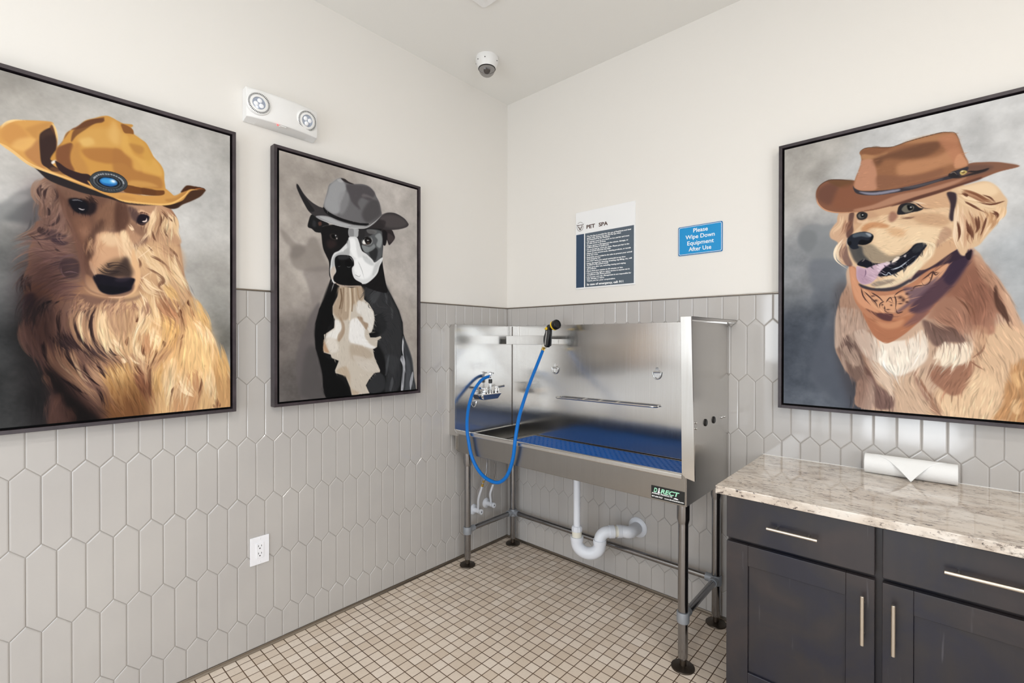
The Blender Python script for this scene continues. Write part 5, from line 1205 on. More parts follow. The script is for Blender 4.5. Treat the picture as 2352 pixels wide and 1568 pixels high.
('w',260,70,6,0.9,1.16,0.55,(511,726,624,668,701,824,757,1025,762,1154,483,1140),(195,395,0.09,1,206,452,0.27,0.96,229,381,-0.14,0.99,214,457,-0.26,0.96,245,459,-0.32,0.95,208,516,-0.71,0.71,256,531,-0.99,0.15,208,528,-0.97,-0.26,262,598,-0.93,0.37,206,626,-0.85,0.53,267,657,-0.95,0.3,203,699,-0.7,0.71,161,788,-0.03,1,165,856,0.21,0.98,176,907,0.21,0.98,190,958,0.33,0.94,208,1010,0.33,0.94,208,787,-0.12,0.99,207,856,0.2,0.98,218,908,0.2,0.98,242,961,0.57,0.82,280,1015,0.57,0.82,317,1064,0.64,0.77,352,1106,0.64,0.77,253,766,-0.1,0.99,247,819,-0.1,0.99,251,868,0.29,0.96,265,913,0.29,0.96,290,959,0.61,0.79,327,1007,0.61,0.79,358,1056,0.44,0.9,382,1105,0.44,0.9,286,761,-0.12,0.99,280,807,-0.12,0.99,288,868,0.28,0.96,314,925,0.59,0.81,343,965,0.59,0.81,326,744,-0.13,0.99,320,790,-0.13,0.99,326,852,0.22,0.98,358,923,0.6,0.8,388,977,0.27,0.96,400,1022,0.27,0.96,413,1067,0.27,0.96,425,1112,0.27,0.96,364,758,-0.15,0.99,362,821,0.19,0.98,371,868,0.19,0.98,404,916,0.75,0.66,419,739,0,1,419,788,0,1,413,852,-0.16,0.99,413,913,0.28,0.96,425,957,0.28,0.96,438,1000,0.28,0.96,451,1051,0.22,0.98,464,1110,0.22,0.98,467,688,0.13,0.99,474,737,0.13,0.99,461,802,-0.37,0.93,438,876,-0.2,0.98,499,619,0.33,0.94,516,668,0.33,0.94,535,713,0.45,0.89,556,754,0.45,0.89,563,800,-0.14,0.99,555,851,-0.14,0.99,538,902,-0.49,0.87,511,951,-0.49,0.87,535,380,-0.13,0.99,528,431,-0.13,0.99,528,482,0.14,0.99,535,531,0.14,0.99,553,576,0.58,0.81,581,616,0.58,0.81,610,669,0.4,0.92,568,408,0.07,1,572,458,0.07,1,579,508,0.21,0.98,590,559,0.21,0.98,588,748,0.27,0.96,602,799,0.27,0.96,607,851,-0.09,1,602,903,-0.09,1,597,955,-0.09,1,590,1006,-0.19,0.98,580,1057,-0.19,0.98,570,1108,-0.19,0.98,632,708,0.31,0.95,647,755,0.31,0.95,662,801,0.31,0.95,672,851,0.09,1,677,904,0.09,1,682,958,0.09,1,682,1008,-0.11,0.99,677,1056,-0.11,0.99,672,1103,-0.11,0.99,665,742,0.4,0.92,686,789,0.4,0.92,706,836,0.4,0.92,722,884,0.21,0.98,733,933,0.21,0.98,743,982,0.21,0.98,751,1034,0.07,1,755,1089,0.07,1,222,1062,-0.02,1,221,1114,-0.02,1)),
('w',420,20,2,0.85,1.15,0.5,(256,337,359,344,471,343,539,354,498,495,471,564,432,505,370,483,335,581,323,644,278,498),(380,398,-0.11,0.99,374,455,-0.11,0.99,364,515,-0.18,0.98,352,579,-0.18,0.98,292,435,0.09,1,298,495,0.09,1,306,555,0.19,0.98,317,614,0.19,0.98,481,399,-0.1,0.99,474,465,-0.1,0.99,468,524,-0.13,0.99,461,574,-0.13,0.99,407,540,0,1,407,604,0,1)),
('m',(0.6,0.54,0.56),50,(153,688,200,696,226,773,234,881,274,974,320,1061,358,1128,375,1204,183,1176,143,863)),
('m',(0.72,0.66,0.66),60,(143,603,231,598,261,710,261,802,292,894,327,945,292,987,226,923,151,834)),
('m',(0.55,0.48,0.48),30,(208,940,247,984,292,1055,339,1123,346,1162,274,1152,247,1070,217,1007)),
('m',(0.8,0.74,0.76),60,(176,330,235,341,251,431,293,544,302,660,159,727,152,564)),
('m',(0.82,0.76,0.74),30,(239,334,388,355,388,452,331,480,324,622,302,645,251,431)),
('m',(0.72,0.64,0.58),60,(357,1008,446,1024,486,1000,485,1155,357,1152)),
('m',(1.06,1.04,1),60,(492,729,692,792,724,1013,570,1004,494,932)),
('f',(20,20,32),5,0.9,(267,377,287,370,309,378,313,401,302,416,283,413,272,398)),
('s',4,(120,118,124),0.9,(272,378,287,374,302,377)),
('s',4,(190,180,182),0.95,(289,402,299,405,306,401)),
('f',(34,24,38),3,0.9,(450,413,457,392,473,387,487,394,482,413,465,423,453,422)),
('s',5,(240,216,204),0.95,(465,416,477,411,480,398)),
('f',(52,44,46),1.5,1,(164,278,185,293,210,319,236,331,271,340,307,347,365,350,389,351,340,330,294,313,236,304,201,295)),
('f',(62,44,40),4,0.8,(336,309,383,335,414,347,483,345,526,339,457,357,407,358,359,340)),
('f',(88,56,36),1.2,1,(526,340,564,327,599,296,610,270,628,259,670,247,667,260,652,281,622,305,593,325,576,342,553,349)),
('f',(64,40,30),4,0.8,(537,340,570,326,593,308,576,340,553,348)),
('f',(226,166,84),1.2,1,(92,211,97,195,105,180,117,166,132,152,164,140,219,126,229,137,236,174,236,210,234,247,236,264,249,282,294,298,340,311,389,328,365,337,294,320,236,304,189,289,154,267,124,246,105,235,94,226)),
('f',(216,152,78),8,0.8,(107,198,120,171,140,160,160,175,168,201,152,227,132,233,113,222)),
('f',(206,146,74),7,0.75,(162,168,185,149,210,132,225,129,214,148,193,170,189,198,168,178)),
('f',(240,188,108),9,0.7,(144,209,172,194,189,201,170,236,150,244,130,236)),
('f',(196,134,78),5,0.85,(160,250,176,222,191,194,195,228,199,268,210,289,185,278)),
('f',(72,50,46),1.2,1,(194,184,202,164,219,146,225,144,232,157,235,186,234,217,233,247,223,259,227,270,244,283,227,291,212,283,199,271,195,234)),
('f',(116,72,48),2,0.9,(219,146,227,135,233,157,236,186,235,210,233,175)),
('f',(92,66,54),6,0.6,(197,174,214,154,227,153,227,168,210,176,199,191)),
('s',9,(244,196,120),0.9,(97,229,116,240,136,254,168,280,201,292,249,303,294,313,352,331)),
('h',4,2.8,3,((252,212,140),),0.88,1.5,(219,126,230,140,236,174,235,207)),
('h',4,2.8,3,((250,210,140),),0.77,1.5,(105,190,120,164,142,148,170,142)),
('f',(232,226,218),1,1,(223,259,234,245,235,254,227,265,223,266)),
('f',(136,90,56),4,0.7,(227,276,249,282,262,291,249,296,227,291,218,284)),
('f',(214,154,66),1.2,1,(234,250,236,210,249,185,258,155,269,139,290,117,308,92,331,76,353,61,370,55,390,61,408,67,430,79)),
('f',(218,158,70),1,1,(234,253,236,210,249,185,258,155,269,139,290,117,308,92,331,76,353,61,370,55,390,61,383,58,405,70,422,71,438,80,441,95,458,106,478,118,492,144,502,164,521,185,532,208,534,241,534,297,483,312,420,314,383,304,317,292,271,279,236,258)),
('f',(224,170,84),14,0.9,(294,137,331,109,377,94,415,98,420,148,377,168,317,189,289,176)),
('f',(238,194,112),9,0.7,(294,162,322,147,331,166,308,182,294,177)),
('f',(134,84,52),2,0.9,(236,213,249,185,259,154,271,138,294,125,317,108,341,87,357,78,355,69,331,78,308,94,285,121,269,140)),
('f',(120,74,46),2,0.75,(308,94,353,65,358,67,353,83,331,96,308,123,285,152,271,178,275,143,289,120)),
('f',(140,86,54),3,0.92,(235,213,253,193,271,181,276,192,270,218,271,248,280,274,262,275,236,255)),
('f',(204,144,70),8,0.8,(276,186,294,174,294,214,308,241,317,280,285,276,271,245,271,218)),
('f',(188,124,60),7,0.8,(298,197,331,180,375,168,415,169,456,197,467,234,441,231,410,213,365,226,317,223)),
('f',(188,126,62),6,0.8,(383,170,408,169,432,193,440,226,483,234,521,238,526,276,483,283,432,286,407,266,383,248)),
('f',(232,178,84),9,0.8,(408,109,427,112,440,169,484,182,502,170,526,203,526,230,484,228,442,226,435,192,408,166)),
('f',(224,170,74),9,0.7,(442,98,466,113,489,148,499,184,484,202,468,167,468,141,432,139,425,116)),
('f',(196,138,64),7,0.8,(430,134,468,135,468,157,452,165,435,151)),
('f',(150,94,46),2,0.92,(405,71,422,71,438,80,441,96,430,98,415,100,408,87)),
('f',(236,186,104),14,0.8,(383,64,398,93,398,143,383,148,369,121)),
('f',(226,170,84),6,0.7,(432,270,483,263,515,272,483,281,430,289)),
('f',(130,78,36),1,1,(415,291,457,289,504,288,534,284,534,299,510,309,457,315,415,317)),
('f',(110,64,34),4,0.5,(465,289,470,312,504,309,504,288)),
('f',(64,42,44),1.2,1,(231,255,240,257,262,272,294,279,319,280,331,314,308,313,262,297,240,281)),
('f',(222,162,80),1.2,1,(313,300,359,328,383,327,420,319,457,318,510,309,534,297,534,274,553,286,565,295,579,287,593,274,622,256,670,247,628,260,610,280,593,308,564,327,537,338,483,345,414,350,383,344,336,330)),
('f',(198,138,66),5,0.75,(537,317,570,302,593,277,610,263,599,289,576,311,548,324)),
('f',(206,146,74),6,0.6,(407,329,447,333,432,343,397,344)),
('s',7,(248,196,110),0.9,(383,344,414,350,483,345,537,336,570,319,602,285,619,262,667,250)),
('f',(92,52,28),1,1,(587,278,599,255,610,245,634,243,654,242,668,244,667,251,646,254,622,257,604,269)),
('s',4,(200,120,60),0.8,(631,256,652,248,669,248)),
('f',(44,48,54),0.8,1,(423,290,417,305,403,318,385,327,364,330,345,327,329,319,320,306,318,292,324,277,336,264,354,255,375,252,395,254,411,262,421,275)),
('f',(86,94,100),1,0.8,(421,290,415,304,402,316,384,324,365,327,346,324,331,317,322,305,320,292,326,278,338,266,355,258,374,255,393,257,409,264,419,276)),
('f',(40,42,48),1,1,(417,290,411,303,400,314,383,321,365,323,348,321,334,314,326,304,324,292,329,280,340,269,356,262,374,258,391,260,406,267,415,278)),
('f',(66,72,78),1,0.8,(412,290,408,301,397,311,382,317,366,320,350,318,337,311,330,302,328,292,332,281,343,271,357,265,373,262,389,264,402,270,410,279)),
('f',(30,32,38),1,1,(408,290,404,300,394,309,381,314,366,316,352,315,340,309,334,301,332,292,336,282,345,273,358,268,373,265,387,267,399,272,406,280)),
('b',411,290,3.6,3.6,(110,116,122),0.9,0),
('b',410,295,3.6,3.6,(110,116,122),0.9,0),
('b',407,301,3.6,3.6,(110,116,122),0.9,0),
('b',403,305,3.6,3.6,(110,116,122),0.9,0),
('b',398,310,3.6,3.6,(110,116,122),0.9,0),
('b',392,313,3.6,3.6,(110,116,122),0.9,0),
('b',384,316,3.6,3.6,(110,116,122),0.9,0),
('b',377,318,3.6,3.6,(110,116,122),0.9,0),
('b',370,319,3.6,3.6,(110,116,122),0.9,0),
('b',362,319,3.6,3.6,(110,116,122),0.9,0),
('b',355,318,3.6,3.6,(110,116,122),0.9,0),
('b',348,316,3.6,3.6,(110,116,122),0.9,0),
('b',342,314,3.6,3.6,(110,116,122),0.9,0),
('b',337,310,3.6,3.6,(110,116,122),0.9,0),
('b',333,306,3.6,3.6,(110,116,122),0.9,0),
('b',330,302,3.6,3.6,(110,116,122),0.9,0),
('b',329,297,3.6,3.6,(110,116,122),0.9,0),
('b',329,292,3.6,3.6,(110,116,122),0.9,0),
('b',330,286,3.6,3.6,(200,206,210),0.9,0),
('b',333,282,3.6,3.6,(200,206,210),0.9,0),
('b',337,277,3.6,3.6,(200,206,210),0.9,0),
('b',342,272,3.6,3.6,(200,206,210),0.9,0),
('b',348,269,3.6,3.6,(200,206,210),0.9,0),
('b',354,266,3.6,3.6,(200,206,210),0.9,0),
('b',362,264,3.6,3.6,(200,206,210),0.9,0),
('b',369,263,3.6,3.6,(200,206,210),0.9,0),
('b',377,262,3.6,3.6,(200,206,210),0.9,0),
('b',384,263,3.6,3.6,(200,206,210),0.9,0),
('b',391,265,3.6,3.6,(200,206,210),0.9,0),
('b',398,268,3.6,3.6,(200,206,210),0.9,0),
('b',403,271,3.6,3.6,(200,206,210),0.9,0),
('b',407,275,3.6,3.6,(200,206,210),0.9,0),
('b',410,280,3.6,3.6,(200,206,210),0.9,0),
('b',411,285,3.6,3.6,(200,206,210),0.9,0),
('f',(110,118,124),1,0.7,(404,290,400,299,392,307,380,312,366,314,354,312,344,307,337,300,336,292,340,283,348,276,359,270,372,268,385,270,396,274,402,282)),
('f',(22,26,34),1,1,(400,290,396,298,389,304,379,308,367,310,356,308,347,304,341,298,340,291,343,284,350,278,360,274,372,272,383,273,393,277,398,283)),
('f',(28,118,196),1,1,(394,290,392,296,385,301,377,305,367,306,358,305,351,302,346,297,345,291,348,286,354,280,362,277,371,276,381,276,388,280,393,285)),
('f',(64,176,238),5,0.8,(386,289,384,292,380,295,373,297,366,298,359,298,353,296,349,293,348,289,350,286,355,283,361,281,368,280,376,280,382,282,385,285)),
('f',(20,90,170),4,0.5,(385,302,384,303,380,304,375,305,369,305,363,305,358,304,355,303,354,302,355,300,359,299,364,298,370,298,376,298,381,299,384,300)),
('b',382,285,9,7,(255,255,255),0.95,0)]
cv = Canvas((182, 178, 172), 11); run_paint(cv, OPS); ART['a'] = cv.done()
OPS = [
('f',(188,180,174),120,0.8,(380,-60,900,-60,900,620,600,560)),
('f',(168,158,149),90,0.6,(-60,500,200,480,220,800,-60,800)),
('f',(112,103,99),120,0.8,(-60,820,330,700,360,1220,-60,1220)),
('f',(96,90,88),90,0.8,(60,960,330,900,330,1220,-60,1220)),
('n',150,22,(1,0.98,0.96)),
('n',45,14,(1,0.98,0.96)),
('n',9,4,(1,1,1)),
('f',(138,128,120),12,0.65,(4.7,352,35,370,74,408,123,412,139,377,173,372,207,450,233,518,90,533,51,487,55,438,20,404)),
('f',(120,110,104),16,0.5,(55,431,98,416,123,437,90,474,51,479)),
('f',(136,126,122),12,0.6,(109,536,150,513,238,503,238,579,188,678,169,763,141,746,150,680,132,603)),
('f',(104,96,97),10,0.75,(141,746,188,678,179,782,167,880,198,974,208,1093,218,1142,108,1141,81,1038,77,947,95,857,122,801)),
('f',(84,80,80),20,0.7,(127,903,169,894,198,974,213,1136,113,1132,95,1076)),
('p',(24,24,26),2,1,(244,559,224,634,186,710,169,782,166,841,169,900,189,960,203,1020,206,1093,220,1140,797,1184,751,1134,740,1070,721,961,684,868,668,823,664,762,639,695,595,622,561,573,548,530)),
('f',(58,59,62),16,0.9,(422,599,494,550,552,559,595,630,639,702,659,770,662,853,648,974,595,1047,561,972,527,912,494,854,527,810,486,724)),
('f',(80,82,86),6,0.6,(462,624,527,554,527,598,486,666)),
('f',(86,87,92),3,0.6,(548,589,565,624,561,669,552,633)),
('f',(86,88,92),5,0.6,(586,668,602,704,595,749,588,705)),
('f',(40,41,44),10,0.8,(478,738,527,722,561,780,536,824,486,803)),
('f',(70,73,78),5,0.85,(666,838,702,899,730,977,740,1070,751,1141,684,1151,666,1127,680,975,661,899)),
('f',(92,95,102),8,0.6,(684,945,712,992,721,1100,712,1142,680,1140,689,1037)),
('f',(64,66,70),10,0.7,(552,942,648,974,639,1125,552,1141,561,1045)),
('f',(104,106,112),4,0.5,(561,972,578,942,561,1045,546,1037)),
('f',(110,112,118),4,0.5,(595,1062,604,1093,587,1140,578,1120)),
('s',9,(196,198,204),1,(668,838,664,906,668,952)),
('f',(184,186,194),1.5,0.95,(648,967,664,944,680,983,675,1052,666,1142,652,1143,659,1066,664,1005)),
('f',(80,83,88),3,0.6,(659,1005,668,1013,668,1066,661,1112)),
('f',(178,180,188),2,0.85,(710,1100,730,1039,735,1070,716,1142)),
('f',(10,10,12),6,0.8,(244,566,280,583,259,692,262,746,224,814,210,894,224,947,273,962,266,1023,316,1074,346,1138,223,1139,203,1026,172,894,169,782)),
('f',(60,62,66),8,0.8,(486,1041,527,1036,552,1074,540,1132,462,1140,438,1096,462,1069)),
('f',(24,24,27),5,0.9,(462,911,511,904,548,971,552,1045,527,1036,494,998,470,940)),
('p',(200,188,172),1,1,(291,589,346,590,410,579,422,620,426,648,454,668,482,709,488,752,478,796,470,818,454,825,462,846,494,846,523,838,529,848,506,861,502,897,478,908,486,948,502,984,521,1021,519,1032,486,1034,454,1068,436,1096,450,1125,458,1139,357,1140,349,1103,331,1061,323,1040,269,1023,267,1009,287,963,251,948,244,931,210,920,206,894,213,854,210,834,237,817,262,800,267,760,255,733,255,693,280,644,287,616)),
('f',(176,150,122),8,0.85,(291,592,410,582,422,648,353,688,338,750,294,759,258,726,259,686,280,644)),
('l',9,(120,92,66),0.75,(296,602,302,649,291,704)),
('l',9,(206,184,156),0.75,(324,596,324,662,324,716)),
('l',5,(130,100,72),0.75,(312,597,310,656,302,704)),
('l',10,(222,204,178),0.75,(346,592,350,674,344,757)),
('l',8,(150,120,88),0.75,(357,593,362,659,357,715)),
('l',8,(168,138,104),0.75,(387,588,395,636,414,663)),
('l',7,(212,190,160),0.75,(372,589,376,651,384,686)),
('f',(228,226,222),6,0.85,(266,760,302,772,305,813,280,854,237,847,217,848,237,821,266,800)),
('f',(230,228,226),6,0.95,(353,757,399,748,430,783,430,840,462,882,494,897,470,904,414,889,346,868,342,812)),
('f',(222,218,212),6,0.8,(391,657,438,669,478,710,482,767,462,818,438,790,414,734,384,714)),
('f',(150,116,84),5,0.7,(387,742,414,741,422,762,450,775,438,804,414,776)),
('f',(160,128,98),5,0.7,(291,745,316,778,316,826,287,868,280,840,302,799)),
('f',(188,140,98),5,0.8,(210,854,224,894,237,921,210,914,207,881)),
('f',(176,154,130),12,0.6,(353,882,430,896,478,940,430,967,368,965,346,923)),
('f',(206,196,184),8,0.7,(361,937,478,969,511,1021,446,1025,399,994)),
('f',(186,160,130),8,0.7,(273,1016,323,991,346,1034,353,1104,399,1128,361,1139,331,1054)),
('f',(222,214,204),8,0.7,(224,848,266,854,287,908,244,921)),
('w',420,26,2.6,0.86,1.12,0.6,(291,589,346,590,410,579,422,620,426,648,454,668,482,709,488,752,478,796,470,818,454,825,462,846,494,846,523,838,529,848,506,861,502,897,478,908,486,948,502,984,521,1021,519,1032,486,1034,454,1068,436,1096,450,1125,458,1139,357,1140,349,1103,331,1061,323,1040,269,1023,267,1009,287,963,251,948,244,931,210,920,206,894,213,854,210,834,237,817,262,800,267,760,255,733,255,693,280,644,287,616),(324,617,0,1,324,665,0,1,320,724,-0.11,0.99,405,616,0.25,0.97,416,661,0.25,0.97,434,706,0.47,0.89,458,752,0.47,0.89,353,711,-0.03,1,351,757,-0.03,1,350,803,-0.03,1,354,854,0.17,0.99,364,910,0.17,0.99,392,956,0.78,0.62,438,993,0.78,0.62,280,806,-0.21,0.98,248,874,-0.59,0.81,346,961,0,1,346,1010,0,1,355,1057,0.38,0.93,374,1104,0.38,0.93,305,1005,0.54,0.84,486,850,0.99,-0.15)),
('f',(26,24,26),1.5,1,(202,311,199,356,206,412,222,448,236,479,237,537,244,562,239,594,229,625,252,593,290,587,354,593,420,579,459,590,522,603,566,599,554,546,538,463,534,414,539,350,538,280,521,254,340,273)),
('f',(60,42,42),14,0.7,(229,370,270,370,276,389,249,412,226,403)),
('f',(30,30,32),1.5,1,(148,264,135,298,132,324,151,330,170,342,199,338,202,311,236,292,170,266)),
('f',(112,70,56),4,0.8,(182,294,196,288,199,302,186,309)),
('f',(70,72,76),6,0.5,(157,288,170,292,170,317,154,316)),
('f',(52,44,46),1.2,1,(530,267,587,257,608,282,612,303,587,336,574,343,562,318,554,348,539,346,534,301)),
('f',(84,72,72),4,0.6,(570,281,599,291,608,307,582,329,566,310)),
('f',(22,20,24),4,0.7,(534,273,562,276,562,318,554,344,538,343)),
('f',(96,99,102),5,0.95,(443,282,521,275,534,301,536,364,530,415,490,448,459,424,428,401,413,369,428,325)),
('f',(52,50,52),5,0.9,(398,290,443,282,490,288,459,314,420,334,406,383,391,345)),
('f',(150,155,156),5,0.85,(490,308,521,289,534,322,521,367,498,356,506,327)),
('f',(40,40,42),6,0.85,(459,383,498,370,506,397,490,441,459,417)),
('f',(140,146,148),4,0.8,(413,369,459,372,482,352,490,371,459,396,428,401)),
('f',(120,118,118),4,0.7,(443,282,498,279,490,298,451,301)),
('f',(170,172,174),1.5,1,(343,292,391,288,394,304,387,332,343,336)),
('f',(126,126,128),3,0.7,(343,294,365,291,367,333,343,335)),
('f',(214,215,216),1.2,1,(343,338,383,333,398,357,413,396,443,412,474,436,490,448,534,416,534,435,518,465,506,502,482,532,443,563,413,569,376,562,325,527,269,579,249,561,241,523,244,491,249,458,263,430,290,413,318,383,336,360)),
('f',(164,166,168),5,0.8,(252,470,270,436,304,418,340,393,340,433,290,439,266,468,263,508,252,509)),
('f',(236,237,238),6,0.9,(347,345,376,347,383,400,391,440,361,430,347,392)),
('f',(176,178,180),4,0.7,(329,368,343,352,348,392,336,407)),
('f',(240,241,242),10,0.8,(383,440,459,431,482,470,459,527,413,546,376,522,369,483)),
('f',(178,182,184),6,0.6,(420,422,466,437,482,463,459,465,428,448)),
('f',(186,188,190),5,0.6,(490,462,522,437,498,496,474,519)),
('s',4,(170,172,174),0.7,(391,453,413,498,428,544)),
('s',4,(160,162,164),0.8,(369,523,398,533,406,519)),
('f',(196,176,158),4,0.8,(244,516,263,495,270,520,259,560,248,555)),
('f',(18,18,20),2,1,(267,455,283,439,311,433,347,433,365,450,369,476,358,494,361,524,376,549,413,566,398,577,340,578,290,577,263,570,259,547,273,520,266,488)),
('f',(58,60,64),5,0.7,(283,444,318,434,347,440,325,454,290,459)),
('f',(8,8,10),2,0.9,(278,470,290,466,296,484,283,492)),
('f',(8,8,10),2,0.9,(322,462,340,456,354,471,347,488,325,488)),
('s',3,(150,152,156),0.9,(345,439,358,450,361,465)),
('s',3,(110,112,116),0.8,(329,489,343,491,354,483)),
('s',3,(90,92,96),0.8,(282,493,290,493,297,487)),
('f',(196,172,152),1,0.9,(259,570,290,582,340,584,406,578,391,586,340,591,290,590)),
('f',(60,50,48),3,0.9,(239,343,263,334,280,342,282,356,270,364,246,360)),
('f',(8,8,10),1.5,1,(250,341,270,338,278,350,264,360,252,355)),
('b',270,342,4,4,(236,236,240),0.95,0),
('b',276,355,3.5,5,(226,220,216),0.95,0),
('f',(150,152,152),2,0.8,(413,355,420,334,443,319,468,320,476,335,466,357,436,365)),
('f',(234,232,228),1,0.95,(417,358,424,340,436,348,432,360)),
('f',(26,22,22),1.2,1,(428,339,443,324,462,325,471,338,460,355,440,359)),
('f',(110,84,66),2,0.6,(443,350,459,347,455,356,443,357)),
('b',446,338,4,3,(255,255,255),0.95,0),
('b',452,337,2.5,2.5,(255,255,255),0.8,0),
('s',5,(14,12,14),0.95,(417,344,428,330,451,320,474,326)),
('s',4,(90,58,52),0.8,(417,361,428,365,459,358)),
('w',200,16,2,0.8,1.2,0.5,(202,311,199,356,206,412,222,448,236,479,237,537,244,562,239,594,229,625,252,593,290,587,354,593,420,579,459,590,522,603,566,599,554,546,538,463,534,414,539,350,538,280,521,254,340,273),(224,363,0.07,1,227,411,0.07,1,239,466,0.31,0.95,369,375,0.18,0.98,402,445,0.65,0.76,498,335,0.23,0.97,490,402,-0.42,0.91)),
('w',260,40,3.4,0.75,1.3,0.5,(244,566,169,782,169,900,210,1133,346,1138,266,1023,210,894,287,589),(242,598,-0.34,0.94,223,651,-0.34,0.94,204,703,-0.34,0.94,185,756,-0.34,0.94,176,820,0,1,176,869,0,1,180,917,0.17,0.99,188,964,0.17,0.99,196,1010,0.17,0.99,204,1057,0.17,0.99,212,1103,0.17,0.99,262,983,0.46,0.89,284,1025,0.46,0.89,306,1067,0.46,0.89,327,1109,0.46,0.89)),
('w',320,46,4,0.78,1.22,0.55,(430,584,544,538,666,823,749,1133,561,1141,527,897,486,752),(507,575,-0.69,0.73,466,618,-0.69,0.73,572,608,0.48,0.88,593,648,0.48,0.88,615,688,0.48,0.88,637,727,0.48,0.88,527,832,0.61,0.79,561,876,0.61,0.79,580,926,0.08,1,584,982,0.08,1,589,1038,0.08,1,593,1094,0.08,1,651,862,0.12,0.99,657,911,0.12,0.99,663,959,0.12,0.99,669,1008,0.12,0.99,675,1056,0.12,0.99,681,1104,0.12,0.99,499,743,0.9,-0.43,540,723,0.9,-0.43)),
('f',(62,58,60),1,1,(79,140,86,136,113,172,144,199,183,216,212,221,270,247,340,260,413,263,447,259,490,225,529,190,570,169,620,164,672,180,698,201,702,213,685,229,637,248,570,263,521,265,459,272,413,282,340,292,270,289,202,279,170,269,138,251,113,216,95,183,81,155)),
('f',(34,33,36),3,0.8,(79,140,86,137,113,178,144,215,164,242,138,248,113,212,92,177)),
('f',(100,90,90),14,0.6,(521,205,587,175,654,180,694,209,637,241,554,248)),
('f',(50,44,46),6,0.7,(459,269,506,222,554,220,538,262,490,270)),
('f',(150,150,152),1.2,1,(170,268,202,257,242,256,290,266,354,272,413,267,447,261,490,229,530,191,490,239,443,274,398,286,340,293,270,291,209,281)),
('f',(182,183,186),4,0.7,(189,266,236,260,290,272,354,277,325,289,256,285)),
('f',(176,178,180),3,0.6,(354,281,398,275,428,272,391,286,354,291)),
('s',3,(196,194,194),0.95,(164,269,202,280,270,290,340,292,398,285,443,272,490,233,530,193,562,174)),
('f',(112,110,113),1,1,(208,214,212,191,226,140,236,102,253,85,276,63,294,52,311,50,340,61,369,64,413,53,451,55,482,74,498,98,517,129,525,162,528,190,490,225,451,252,398,256,325,253,270,244,229,229)),
('f',(160,161,164),8,0.9,(212,207,229,139,242,98,290,56,326,84,318,125,297,176,290,223,256,237)),
('f',(146,146,149),10,0.6,(290,132,340,114,340,167,311,226,290,223)),
('f',(82,76,80),8,0.8,(326,79,369,66,451,57,490,86,459,128,413,124,391,156,406,187,361,162,340,120)),
('f',(74,70,72),14,0.7,(459,128,506,117,525,169,521,195,490,222,443,248,413,206)),
('f',(126,118,120),6,0.6,(428,100,482,109,506,117,459,114,413,117)),
('f',(50,42,44),1.5,0.95,(299,54,318,50,340,59,369,64,347,68,318,65)),
('f',(178,176,178),4,0.7,(278,64,294,54,301,57,311,68,290,73)),
('f',(26,25,28),1,1,(208,214,229,230,270,244,325,253,398,256,452,250,443,260,398,268,325,266,263,258,222,243,208,226)),
('w',150,14,3,0.93,1.08,0.5,(208,214,212,191,226,140,236,102,253,85,276,63,294,52,311,50,340,61,369,64,413,53,451,55,482,74,498,98,517,129,525,162,528,190,490,225,451,252,398,256,325,253,270,244,229,229),(237,141,0.06,1,241,198,0.06,1,340,113,0,1,340,164,0,1,340,215,0,1,478,120,0.13,0.99,486,181,0.13,0.99))]
cv = Canvas((172, 162, 153), 3); run_paint(cv, OPS); ART['b'] = cv.done()
